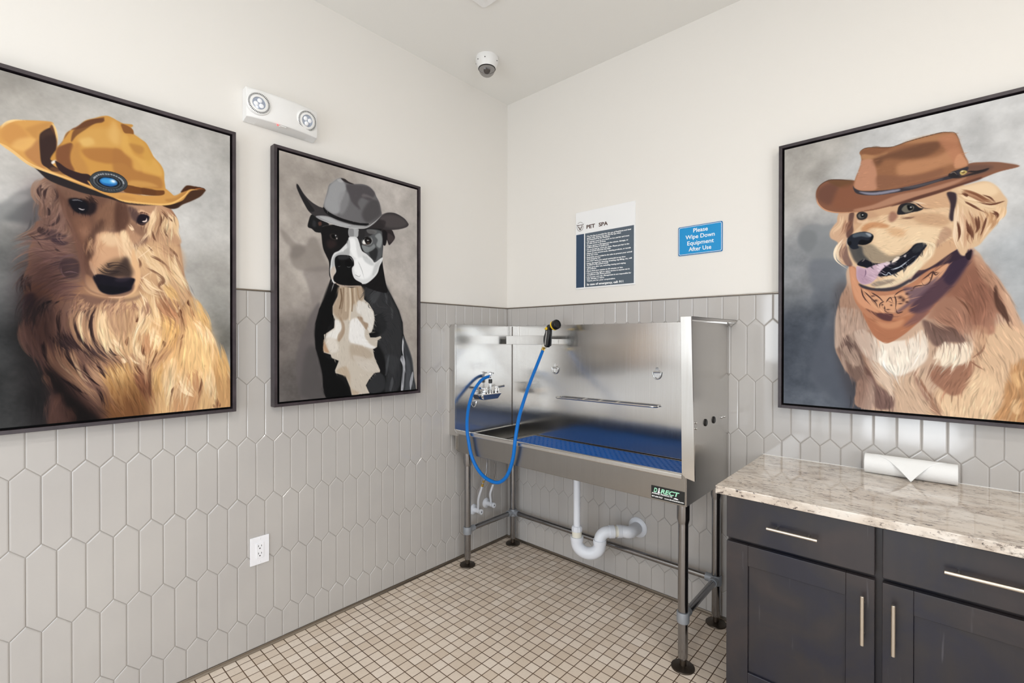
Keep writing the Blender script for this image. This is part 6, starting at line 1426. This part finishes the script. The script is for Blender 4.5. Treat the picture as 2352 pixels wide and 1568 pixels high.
OPS = [
('f',(206,206,206),120,0.9,(200,-50,900,-50,900,560,500,500,150,200)),
('f',(168,163,156),80,0.85,(-60,-60,260,-40,160,180,-60,330)),
('f',(196,193,190),60,0.7,(-60,300,200,260,260,420,-60,470)),
('f',(128,132,138),120,0.8,(-60,470,320,440,330,1200,-60,1200)),
('f',(84,92,106),110,0.85,(-60,760,260,700,330,900,330,1200,-60,1200)),
('f',(176,182,188),60,0.7,(640,520,900,480,900,900,760,900)),
('n',170,24,(1,1,1)),
('n',50,14,(1,1,1)),
('n',9,4,(1,1,1)),
('f',(138,142,146),10,0.7,(54,398,72,359,113,352,159,366,192,365,203,432,214,499,236,567,176,561,137,531,90,478,57,439)),
('f',(122,126,130),10,0.5,(57,405,78,374,119,387,125,435,96,472,66,441)),
('f',(112,118,130),14,0.55,(99,517,145,506,206,529,232,608,207,699,172,739,150,812,124,892,110,972,106,1026,182,1126,275,1127,241,967,198,813,207,710,109,689,114,641,100,592)),
('f',(88,94,108),26,0.55,(110,897,146,812,198,813,224,942,275,1041,267,1128,208,1123,138,1050,106,999)),
('f',(206,172,146),4,1,(240,548,232,624,213,668,198,740,194,813,194,891,207,932,233,988,267,1026,267,1067,275,1132,459,1157,596,1178,763,1157,762,862,736,799,712,734,697,690,676,636,644,585,622,534,560,481,344,450)),
('f',(224,186,148),14,0.9,(640,819,740,820,752,1159,510,1174,486,1083,566,985,609,923)),
('f',(236,200,160),12,0.85,(609,983,672,994,682,1081,662,1134,566,1145,510,1112)),
('f',(196,138,82),8,0.75,(687,906,707,949,692,1022,688,1080,662,1134,693,1138,752,1131,751,948,731,920,712,942)),
('f',(236,190,134),8,0.7,(707,978,740,962,740,1005,722,1020)),
('f',(240,200,150),5,0.8,(708,1071,732,1062,727,1112,712,1107)),
('f',(172,118,94),8,0.85,(602,549,639,583,671,645,686,689,701,784,671,761,661,834,608,804,598,728,565,697,536,680)),
('f',(214,170,138),6,0.85,(613,551,639,576,670,637,706,705,721,777,731,820,701,791,681,704,650,658,629,626)),
('f',(92,60,48),3,0.85,(663,677,671,659,676,703,691,733,701,791,681,762,668,732)),
('f',(190,138,112),10,0.7,(536,680,598,728,614,804,587,833,508,778,485,770)),
('f',(122,92,84),6,0.85,(473,778,520,802,565,810,590,841,587,864,543,864,509,879,485,833)),
('f',(244,226,202),5,0.9,(532,864,565,871,606,863,609,908,571,962,554,940,532,964,520,926,503,926)),
('f',(160,106,82),7,0.8,(497,950,532,956,577,947,614,930,609,983,588,1044,555,1062,521,1034,498,1004)),
('f',(150,100,80),6,0.6,(450,975,474,1021,510,1073,527,1126,504,1133,474,1084,450,1038)),
('f',(208,160,124),6,0.6,(608,804,646,812,646,863,620,915,604,923,614,863)),
('f',(150,128,118),8,0.9,(197,869,219,842,253,832,275,869,292,941,296,983,280,1025,254,1022,219,944,201,901)),
('f',(120,98,94),8,0.6,(219,848,249,837,266,879,254,911,228,885)),
('f',(218,198,180),6,0.9,(210,720,262,727,279,744,308,807,270,832,254,869,232,832,206,885,194,885,192,805,196,751)),
('f',(212,192,174),5,0.85,(223,885,254,885,279,931,275,963,250,958,228,938,237,986,215,944)),
('f',(236,222,206),7,0.95,(258,827,287,812,316,832,357,858,431,853,476,819,488,916,454,966,401,998,369,980,337,950,304,931,275,884)),
('f',(248,240,226),5,0.9,(341,904,365,899,365,944,393,958,401,993,369,980,341,940)),
('f',(244,232,214),5,0.8,(400,903,435,888,431,937,401,988,393,943)),
('f',(224,196,172),3,0.95,(300,936,337,950,370,990,385,1019,386,1049,374,1085,366,1050,338,1022,313,982)),
('f',(124,92,86),6,0.85,(296,962,317,992,334,1032,366,1061,378,1080,388,1059,390,1119,338,1134,322,1095,325,1043,300,1003)),
('f',(176,146,132),5,0.8,(267,1052,284,1004,313,1003,325,1043,322,1131,276,1130)),
('f',(190,160,142),3,0.7,(265,1047,280,1020,276,1078,276,1130,267,1120)),
('f',(216,182,152),8,0.8,(389,1019,432,996,488,993,489,1134,401,1133,390,1089)),
('f',(150,104,88),4,0.6,(446,986,469,1024,488,1061,489,1090,465,1044)),
('w',900,46,4,0.8,1.17,0.6,(203,616,300,713,356,874,449,805,548,709,618,570,673,638,740,825,741,1143,265,1146,257,1037,196,875),(202,723,-0.03,1,200,787,-0.03,1,206,847,0.25,0.97,221,902,0.25,0.97,235,956,0.25,0.97,239,742,-0.05,1,236,806,-0.05,1,244,862,0.38,0.92,264,910,0.38,0.92,284,958,0.38,0.92,287,851,0.28,0.96,306,914,0.28,0.96,325,965,0.47,0.89,346,1005,0.47,0.89,367,1045,0.47,0.89,343,918,0,1,364,987,0.63,0.77,414,882,0.13,0.99,421,933,0.13,0.99,418,984,-0.24,0.97,465,814,0.13,0.99,472,864,0.13,0.99,466,915,-0.35,0.94,447,966,-0.35,0.94,536,798,0.82,0.57,581,848,0.34,0.94,554,709,0.86,0.51,590,751,0.24,0.97,601,800,0.24,0.97,604,632,0.26,0.97,621,697,0.26,0.97,627,761,-0.09,1,622,824,-0.09,1,629,591,0.48,0.88,651,632,0.48,0.88,673,681,0.37,0.93,695,736,0.37,0.93,549,905,0,1,537,954,-0.58,0.82,555,954,-0.47,0.88,519,1021,-0.47,0.88,608,1016,-0.56,0.83,582,1073,-0.11,0.99,577,1122,-0.11,0.99,663,926,0.5,0.87,707,1001,0.5,0.87,701,855,0.46,0.89,715,947,-0.08,1,710,1009,-0.08,1,699,1064,-0.32,0.95,683,1111,-0.32,0.95,437,1051,0.47,0.88,463,1100,0.47,0.88,495,1139,0.79,0.62,385,1107,0,1,270,1064,-0.06,1,267,1118,-0.06,1)),
('w',300,34,2.4,0.7,1.2,0.55,(203,616,300,713,356,874,449,805,548,709,618,570,673,638,740,825,741,1143,265,1146,257,1037,196,875),(202,723,-0.03,1,200,787,-0.03,1,206,847,0.25,0.97,221,902,0.25,0.97,235,956,0.25,0.97,239,742,-0.05,1,236,806,-0.05,1,244,862,0.38,0.92,264,910,0.38,0.92,284,958,0.38,0.92,287,851,0.28,0.96,306,914,0.28,0.96,325,965,0.47,0.89,346,1005,0.47,0.89,367,1045,0.47,0.89,343,918,0,1,364,987,0.63,0.77,414,882,0.13,0.99,421,933,0.13,0.99,418,984,-0.24,0.97,465,814,0.13,0.99,472,864,0.13,0.99,466,915,-0.35,0.94,447,966,-0.35,0.94,536,798,0.82,0.57,581,848,0.34,0.94,554,709,0.86,0.51,590,751,0.24,0.97,601,800,0.24,0.97,604,632,0.26,0.97,621,697,0.26,0.97,627,761,-0.09,1,622,824,-0.09,1,629,591,0.48,0.88,651,632,0.48,0.88,673,681,0.37,0.93,695,736,0.37,0.93,549,905,0,1,537,954,-0.58,0.82,555,954,-0.47,0.88,519,1021,-0.47,0.88,608,1016,-0.56,0.83,582,1073,-0.11,0.99,577,1122,-0.11,0.99,663,926,0.5,0.87,707,1001,0.5,0.87,701,855,0.46,0.89,715,947,-0.08,1,710,1009,-0.08,1,699,1064,-0.32,0.95,683,1111,-0.32,0.95,437,1051,0.47,0.88,463,1100,0.47,0.88,495,1139,0.79,0.62,385,1107,0,1,270,1064,-0.06,1,267,1118,-0.06,1)),
('h',4,3.3,3.6,((164,116,90),),0.66,1.8,(559,689,592,728,611,781)),
('h',4,3.3,3.6,((164,116,90),),0.66,1.8,(581,698,608,744,619,804)),
('h',4,3.3,3.6,((164,116,90),),0.66,1.8,(609,923,635,893,646,848)),
('h',4,3.3,3.6,((164,116,90),),0.66,1.8,(462,990,486,1052,515,1104)),
('h',4,3.3,3.6,((164,116,90),),0.66,1.8,(604,931,625,952,651,973)),
('m',(0.86,0.8,0.78),30,(203,616,292,713,329,892,301,1070,258,1146,196,893)),
('m',(0.88,0.82,0.8),40,(487,722,606,569,674,654,630,792,525,823)),
('w',420,60,4,0.72,1.22,0.5,(203,616,300,713,356,874,449,805,548,709,618,570,673,638,740,825,741,1143,265,1146,257,1037,196,875),(202,723,-0.03,1,200,787,-0.03,1,206,847,0.25,0.97,221,902,0.25,0.97,235,956,0.25,0.97,239,742,-0.05,1,236,806,-0.05,1,244,862,0.38,0.92,264,910,0.38,0.92,284,958,0.38,0.92,287,851,0.28,0.96,306,914,0.28,0.96,325,965,0.47,0.89,346,1005,0.47,0.89,367,1045,0.47,0.89,343,918,0,1,364,987,0.63,0.77,414,882,0.13,0.99,421,933,0.13,0.99,418,984,-0.24,0.97,465,814,0.13,0.99,472,864,0.13,0.99,466,915,-0.35,0.94,447,966,-0.35,0.94,536,798,0.82,0.57,581,848,0.34,0.94,554,709,0.86,0.51,590,751,0.24,0.97,601,800,0.24,0.97,604,632,0.26,0.97,621,697,0.26,0.97,627,761,-0.09,1,622,824,-0.09,1,629,591,0.48,0.88,651,632,0.48,0.88,673,681,0.37,0.93,695,736,0.37,0.93,549,905,0,1,537,954,-0.58,0.82,555,954,-0.47,0.88,519,1021,-0.47,0.88,608,1016,-0.56,0.83,582,1073,-0.11,0.99,577,1122,-0.11,0.99,663,926,0.5,0.87,707,1001,0.5,0.87,701,855,0.46,0.89,715,947,-0.08,1,710,1009,-0.08,1,699,1064,-0.32,0.95,683,1111,-0.32,0.95,437,1051,0.47,0.88,463,1100,0.47,0.88,495,1139,0.79,0.62,385,1107,0,1,270,1064,-0.06,1,267,1118,-0.06,1)),
('f',(196,132,96),2,1,(241,548,251,549,266,562,276,612,328,646,397,650,450,626,492,574,557,526,606,527,602,558,589,589,566,641,542,677,509,725,468,779,416,835,371,867,348,861,320,829,286,744,261,695,249,634)),
('f',(222,158,118),5,0.85,(243,554,249,628,266,689,296,727,338,749,324,716,286,654,266,605,261,562)),
('f',(188,120,84),4,0.95,(286,744,315,769,362,776,416,766,468,746,493,747,459,785,416,835,371,867,348,861,320,829)),
('f',(214,150,108),8,0.8,(329,776,371,788,416,772,407,801,371,812,343,800)),
('f',(86,60,78),8,0.9,(557,521,606,527,602,564,573,631,542,677,501,725,468,751,433,744,450,700,492,652,533,594)),
('f',(64,46,70),6,0.9,(553,531,604,532,597,568,566,630,546,650,529,616,549,574)),
('f',(120,84,92),7,0.6,(459,745,501,725,468,779,433,801,416,801,442,767)),
('f',(116,72,62),3,0.85,(296,727,334,746,380,751,380,771,371,780,343,770)),
('f',(96,58,66),3,0.7,(334,749,380,751,382,771,375,780,348,770)),
('f',(224,166,124),4,0.9,(286,642,329,675,393,673,450,649,501,602,545,568,525,616,472,667,415,726,389,748,343,741,310,704)),
('f',(104,82,104),7,0.75,(415,652,467,650,517,615,492,657,450,705,407,743,393,743,433,699)),
('s',4.2,(84,54,52),0.95,(290,655,310,680,329,705,338,729)),
('s',4.2,(84,54,52),0.95,(314,662,338,682,357,706)),
('s',4.2,(84,54,52),0.95,(357,700,343,711,343,729)),
('s',4.2,(84,54,52),0.95,(388,679,393,702,391,743)),
('s',4.2,(84,54,52),0.95,(388,679,406,663,433,653)),
('s',4.2,(84,54,52),0.95,(416,744,398,749,393,731)),
('s',4.2,(84,54,52),0.95,(467,627,484,612,501,597,492,635,476,645,467,627)),
('s',4.2,(84,54,52),0.95,(501,591,509,609,521,599)),
('s',4.2,(84,54,52),0.95,(361,706,375,687,384,708)),
('s',4.2,(84,54,52),0.95,(476,645,450,649,442,665)),
('s',4.2,(84,54,52),0.95,(357,718,361,741,384,748)),
('s',4.2,(84,54,52),0.95,(281,642,290,679,314,716)),
('b',319,677,8,3.85,(84,54,52),0.95,0),
('b',329,696,7,4.95,(84,54,52),0.95,0),
('b',406,688,8,7,(84,54,52),0.95,0),
('b',415,698,6,9,(84,54,52),0.95,0),
('b',350,714,3.85,3.85,(84,54,52),0.95,0),
('b',378,717,3.85,3.85,(84,54,52),0.95,0),
('b',368,734,7,2.75,(84,54,52),0.95,0),
('b',368,745,4.95,2.2,(84,54,52),0.95,0),
('b',426,675,6,4.4,(84,54,52),0.95,0),
('b',439,662,4.4,3.3,(84,54,52),0.95,0),
('b',488,610,2.2,2.2,(84,54,52),0.95,0),
('b',492,618,1.65,1.65,(84,54,52),0.95,0),
('b',509,600,7,2.75,(84,54,52),0.95,0),
('b',406,712,8,3.3,(84,54,52),0.95,0),
('b',426,707,6,4.4,(84,54,52),0.95,0),
('w',160,40,2.5,0.82,1.14,0.5,(246,548,397,650,492,574,606,527,542,677,371,867,320,829),(276,624,0.3,0.95,296,676,0.45,0.89,318,719,0.45,0.89,421,652,0.93,-0.37,469,633,0.93,-0.37,509,606,0.68,-0.74,541,571,0.68,-0.74,343,805,0.68,0.73,395,818,0.82,-0.57,443,785,0.82,-0.57)),
('f',(62,44,62),4,0.95,(525,489,557,483,581,529,606,527,596,547,557,564,517,576,488,590,450,620,433,630,458,587,492,546)),
('f',(120,84,78),5,0.7,(492,518,525,506,517,554,484,584,450,598,475,555)),
('h',12,20,4,((70,50,66),(104,72,74),(150,110,92)),0.6,None,(557,488,533,523,500,558)),
('h',12,20,4,((70,50,66),(104,72,74),(150,110,92)),0.6,None,(549,509,525,550,488,584)),
('h',12,20,4,((70,50,66),(104,72,74),(150,110,92)),0.6,None,(541,491,509,520,475,566)),
('f',(214,170,130),2,1,(206,321,257,324,328,324,416,310,473,309,533,292,592,293,609,410,585,498,542,538,490,580,454,586,369,578,278,539,236,463,241,373,203,367)),
('f',(226,190,150),3,1,(250,421,280,383,313,359,491,356,553,368,561,434,557,472,529,490,508,509,492,535,467,566,432,602,379,626,324,645,276,624,266,562,241,523,231,473)),
('f',(236,206,166),12,0.85,(313,383,378,388,432,414,492,423,541,453,525,489,492,496,449,473,415,503,351,518,314,478,328,427)),
('f',(204,138,88),6,0.8,(280,402,294,383,328,379,369,398,360,408,313,401,294,416)),
('f',(214,160,112),10,0.6,(360,408,414,422,414,451,378,440)),
('f',(196,150,112),10,0.6,(432,368,516,378,549,410,525,428,466,408)),
('f',(174,128,102),6,0.6,(533,430,557,455,533,485,508,503,517,460)),
('f',(238,214,178),6,0.85,(432,482,466,470,496,491,504,525,475,566,432,602,379,620,328,628,370,602,424,572,458,536,488,501)),
('f',(150,136,116),9,0.8,(270,472,314,466,370,520,432,511,406,542,361,548,304,536,270,508)),
('f',(70,72,76),7,0.85,(241,462,280,468,290,505,314,543,285,552,261,532,246,494)),
('f',(24,26,42),2,1,(290,526,328,545,370,544,415,520,436,500,449,484,471,482,484,492,471,515,450,547,415,577,379,597,338,599,328,580,295,559,268,544)),
('f',(60,64,72),4,0.8,(441,503,454,485,473,483,479,494,462,514,445,518)),
('f',(200,168,186),2,1,(268,550,295,562,328,551,361,546,374,550,356,566,342,582,328,610,310,626,285,627,268,605,265,574)),
('f',(224,200,214),3,0.85,(333,554,365,546,374,553,352,565,338,581)),
('f',(172,134,158),6,0.5,(271,563,295,571,297,595,309,620,285,624,268,599)),
('s',3,(120,86,118),0.9,(296,567,296,586,290,601)),
('s',3,(90,70,96),0.9,(354,552,361,563,374,556,379,562)),
('f',(236,220,206),1,1,(379,545,392,529,404,529,397,541,383,549)),
('f',(210,200,200),1,0.9,(415,527,423,521,421,532)),
('f',(216,200,196),1,0.8,(361,543,374,545,370,554,363,552)),
('s',3,(190,198,212),0.95,(342,582,361,596,370,587,379,597,393,586)),
('s',3,(190,198,212),0.95,(374,576,397,572,419,555,445,532)),
('s',3,(190,198,212),0.95,(384,574,410,565,432,542)),
('s',2,(120,124,140),0.8,(432,568,450,547,454,524)),
('f',(232,214,178),4,0.8,(328,640,379,626,424,601,458,559,471,555,467,577,433,613,379,643,338,652)),
('f',(50,50,66),4,0.85,(273,623,295,634,328,646,388,644,433,619,433,630,388,658,333,658,286,642)),
('f',(120,110,104),5,0.6,(314,630,342,617,388,615,375,628,333,640)),
('h',10,8,3,((246,226,192),(214,186,150)),0.7,None,(492,501,488,534,467,554)),
('h',10,8,3,((246,226,192),(214,186,150)),0.7,None,(475,477,504,497,500,530)),
('w',700,22,2.4,0.84,1.13,0.55,(255,422,327,362,547,318,559,474,511,509,461,586,369,630,278,604,299,517),(340,382,0.91,-0.42,408,375,0.99,0.17,422,455,0.77,-0.64,492,432,1,-0.03,375,517,0.94,0.35,429,515,0.8,-0.6,493,506,-0.18,0.98,461,570,-0.63,0.77,516,353,0.91,0.42,565,386,0.68,0.74,285,542,0.26,0.97,317,590,0.78,0.63)),
('f',(36,42,56),2,1,(233,446,240,423,260,414,290,412,311,421,321,434,314,454,294,466,270,463,273,476,256,480,243,469)),
('f',(92,104,116),4,0.85,(255,417,290,415,314,428,306,438,280,430,255,431)),
('f',(186,190,196),3,0.7,(295,418,311,423,314,435,306,433)),
('f',(10,12,22),2,0.95,(273,452,282,444,306,450,314,436,321,436,314,457,294,466,275,462)),
('f',(14,16,26),2,0.9,(236,450,246,445,248,457,241,462)),
('s',3,(160,150,146),0.8,(283,534,290,529,292,520)),
('f',(214,172,138),3,1,(206,324,246,328,257,350,252,400,236,424,231,462,236,502,242,542,215,536,198,498,190,470,201,445,176,422,173,395,187,370,200,353)),
('f',(104,68,62),3,0.85,(241,330,257,330,253,375,254,407,236,430,230,410,236,372)),
('f',(116,84,80),4,0.7,(214,486,231,462,239,502,252,543,236,548,220,520)),
('h',9,9,4,((240,206,170),(222,184,146)),0.75,None,(214,329,209,367,181,396,184,430)),
('h',9,9,4,((184,136,106),(214,168,132)),0.75,None,(230,345,220,395,198,432)),
('h',9,9,4,((246,226,196),(226,196,162)),0.75,None,(230,436,204,472,204,511,226,533)),
('h',9,9,4,((150,110,96),(190,150,124)),0.75,None,(225,448,214,486,220,526)),
('h',9,9,4,((130,86,72),(170,120,92)),0.75,None,(246,348,236,385,214,427)),
('s',5,(248,228,198),0.95,(198,451,188,490,199,524,236,561)),
('f',(196,150,116),8,0.5,(257,350,278,327,318,335,339,364,298,369,257,375)),
('f',(52,48,50),2,1,(265,341,272,330,285,329,301,341,298,358,283,363,270,357)),
('f',(120,116,108),2,0.8,(270,342,278,335,290,342,288,355,275,354)),
('f',(16,18,22),1,1,(278,337,288,337,291,349,282,352)),
('b',285,342,3,3,(240,240,240),1,0),
('f',(232,196,160),3,0.7,(267,361,288,368,303,361,298,376,272,373)),
('f',(40,40,46),2,1,(395,358,404,326,421,320,444,327,462,346,473,351,462,358,439,360,416,363)),
('f',(126,120,104),2,0.9,(409,345,416,331,430,328,446,340,439,355,421,358)),
('f',(14,16,20),1,1,(425,330,439,334,442,348,430,350)),
('b',436,339,3.2,3.2,(240,240,240),1,0),
('h',4,3.9,4.2,((150,112,88),),0.66,2.1,(402,374,435,380,462,376)),
('f',(150,96,80),7,0.7,(378,346,397,361,392,379,376,388,368,369)),
('s',5,(60,44,48),0.9,(397,361,402,331,421,318,448,323,473,348,498,358)),
('h',4,3.3,3.6,((226,196,164),),0.77,1.8,(430,315,462,328,489,342)),
('f',(222,186,146),3,1,(553,296,610,284,644,285,669,308,686,341,696,367,686,400,670,444,645,482,628,509,611,519,598,523,590,545,576,539,563,500,554,462,556,413,560,377,562,328)),
('f',(52,38,52),4,0.9,(539,305,562,310,566,335,560,377,556,413,546,399,549,350)),
('f',(238,208,168),8,0.8,(566,298,610,290,653,293,674,327,653,340,602,318)),
('h',12,14,6,((244,216,178),(230,196,154)),0.75,8,(566,317,593,346,628,365,670,385,692,363)),
('h',12,10,6,((150,96,66),(190,140,104)),0.75,6,(571,306,606,325,645,357,686,370)),
('h',12,14,6,((244,216,184),(228,190,152)),0.75,8,(575,343,571,416,567,476,581,533)),
('h',12,14,6,((236,204,170),(210,164,128)),0.75,8,(584,369,598,432,594,492,590,540)),
('h',12,16,6,((222,182,142),(170,120,88)),0.75,10,(606,373,619,436,607,482,615,513)),
('h',12,16,6,((238,206,168),(196,150,110)),0.75,10,(628,383,641,427,628,473,624,508)),
('h',12,16,6,((222,176,130),(198,150,108)),0.75,10,(653,394,662,431,645,470)),
('h',12,14,6,((228,186,140),(240,206,164)),0.75,8,(686,365,678,410,662,443)),
('h',4,4.4,4.8,((126,78,56),),0.94,2.4,(578,313,593,328,595,323)),
('h',4,3.3,3.6,((126,78,56),),0.94,1.8,(619,352,653,370,686,365,695,361)),
('h',4,6,7,((126,78,56),),0.94,3.3,(593,401,598,444,607,470,609,494)),
('h',4,5,5,((126,78,56),),0.94,2.7,(619,406,624,448,615,471)),
('h',4,5,5,((126,78,56),),0.94,2.7,(653,394,670,409,662,431)),
('h',4,3.9,4.2,((126,78,56),),0.94,2.1,(567,415,574,465,567,501)),
('h',4,3.3,3.6,((126,78,56),),0.94,1.8,(645,404,636,450,628,485)),
('h',4,2.8,3,((126,78,56),),0.94,1.5,(584,345,619,376,653,406)),
('h',4,2.8,3,((126,78,56),),0.94,1.5,(632,330,653,346,670,373)),
('f',(40,26,42),2,0.9,(590,540,602,530,607,527,603,560,594,559)),
('f',(150,98,72),1,1,(122,238,124,207,139,185,170,174,199,179,253,194,336,213,481,237,548,234,596,211,637,215,673,224,702,237,722,247,724,251,714,254,673,259,625,274,568,288,515,301,446,315,374,324,313,330,258,327,200,320,157,301,131,271)),
('f',(120,78,64),14,0.75,(131,209,161,190,199,193,199,233,174,279,140,262,126,239)),
('f',(122,84,52),7,0.8,(165,175,216,184,253,195,241,217,216,217,182,194)),
('f',(152,94,66),14,0.7,(199,223,249,209,273,268,336,300,297,312,216,307,183,286)),
('f',(190,138,108),5,0.9,(257,315,321,307,396,284,481,278,548,266,593,258,568,274,515,290,446,303,374,317,321,324,266,324)),
('f',(104,64,52),3,0.9,(374,325,446,303,515,290,581,277,628,266,625,275,568,288,515,302,446,315)),
('f',(142,100,78),6,0.8,(593,214,637,217,673,226,720,247,673,251,631,258,593,254,568,257)),
('f',(112,82,72),6,0.6,(593,219,631,223,661,235,649,249,612,258,587,248)),
('s',5,(216,160,120),0.9,(124,238,131,268,157,299,200,318,258,325,321,322)),
('s',4,(92,60,44),0.8,(257,196,199,179,165,175,137,190,124,223)),
('f',(164,110,74),1,1,(255,225,257,201,265,173,275,146,280,122,279,102,274,86,281,76,296,72,328,77,373,89,395,88,431,81,474,77,514,75,541,79,561,89,567,102,577,140,587,177,596,213,568,230,515,240,446,247,374,255,320,251,281,245)),
('f',(206,146,114),5,0.85,(257,211,275,146,283,118,316,122,328,163,332,203,330,246,297,246,265,235)),
('f',(150,98,66),4,0.85,(281,78,328,79,373,91,358,99,328,105,289,100)),
('f',(196,142,96),5,0.8,(285,94,328,110,366,106,351,121,312,121,283,113)),
('f',(124,82,58),14,0.85,(320,123,373,112,431,104,480,100,521,106,515,136,467,156,410,146,358,132,336,156)),
('f',(196,140,94),8,0.7,(410,84,474,75,541,83,561,95,567,124,514,104,446,94)),
('f',(204,144,100),14,0.8,(395,165,446,159,508,162,548,145,574,152,568,195,528,203,467,215,403,214)),
('f',(196,130,94),9,0.7,(514,95,561,95,580,167,593,210,561,211,548,172)),
('f',(218,156,114),3,0.7,(564,176,577,170,595,212,568,221,558,210)),
('f',(150,100,74),9,0.7,(332,193,396,208,460,218,528,212,515,236,446,243,374,250,336,247)),
('s',3,(98,64,42),0.8,(274,86,281,76,304,72,373,89,431,81,514,75,541,79,562,90,577,140,595,212)),
('f',(66,60,68),1.5,1,(253,215,259,228,281,243,328,253,388,258,460,255,542,242,548,232,593,221,593,236,568,252,515,258,446,271,388,273,336,272,293,263,265,250,255,232)),
('f',(156,156,176),4,0.85,(273,245,320,258,374,260,403,262,396,269,336,270,297,261)),
('f',(110,104,110),4,0.6,(410,258,481,255,528,248,515,256,446,266)),
('f',(48,42,46),2,0.85,(545,234,561,228,568,243,581,251,612,245,649,239,640,249,606,254,568,257,545,247)),
('s',4,(120,108,102),0.9,(546,236,558,232,568,246)),
('s',6,(50,42,44),0.9,(593,238,624,244,652,238)),
('f',(214,188,104),1,1,(574,237,580,231,590,234,593,241,585,247,577,246)),
('f',(120,92,48),1,0.9,(577,238,583,235,589,239,583,243)),
('b',580,234,4,3,(250,240,190),0.9,0),
('w',260,18,3,0.92,1.09,0.5,(273,219,281,73,548,82,593,214,374,255),(325,97,1,0.01,381,98,1,0.01,433,98,1,-0.02,479,97,1,-0.02,525,96,1,-0.02,325,227,1,0.09,382,232,1,0.09,439,232,0.99,-0.11,495,225,0.99,-0.11,552,219,0.99,-0.11))]
cv = Canvas((190, 188, 186), 5); run_paint(cv, OPS); ART['c'] = cv.done()
def grade(a, gamma, sat, gain=1.0):
    # final glaze over the finished paint: contrast, saturation, gain
    a = 255*(np.clip(a, 0, 255)/255)**gamma; l = a.mean(2, keepdims=True); return (l+(a-l)*sat)*gain
picture('framed_picture', -2.5625, 'l', 'framed portrait of a long haired golden dog wearing a tan cowboy hat with turquoise clasp', grade(ART['a'], 1.16, 0.80, 0.98))
picture('framed_picture', -1.5995, 'l', 'framed portrait of a black and white dog wearing a grey cowboy hat', grade(ART['b'], 1.10, 0.72, 1.03))
picture('framed_picture', 1.7255, 'r', 'framed portrait of a smiling golden dog with brown hat and red bandana', grade(ART['c'], 1.16, 0.78, 1.0))
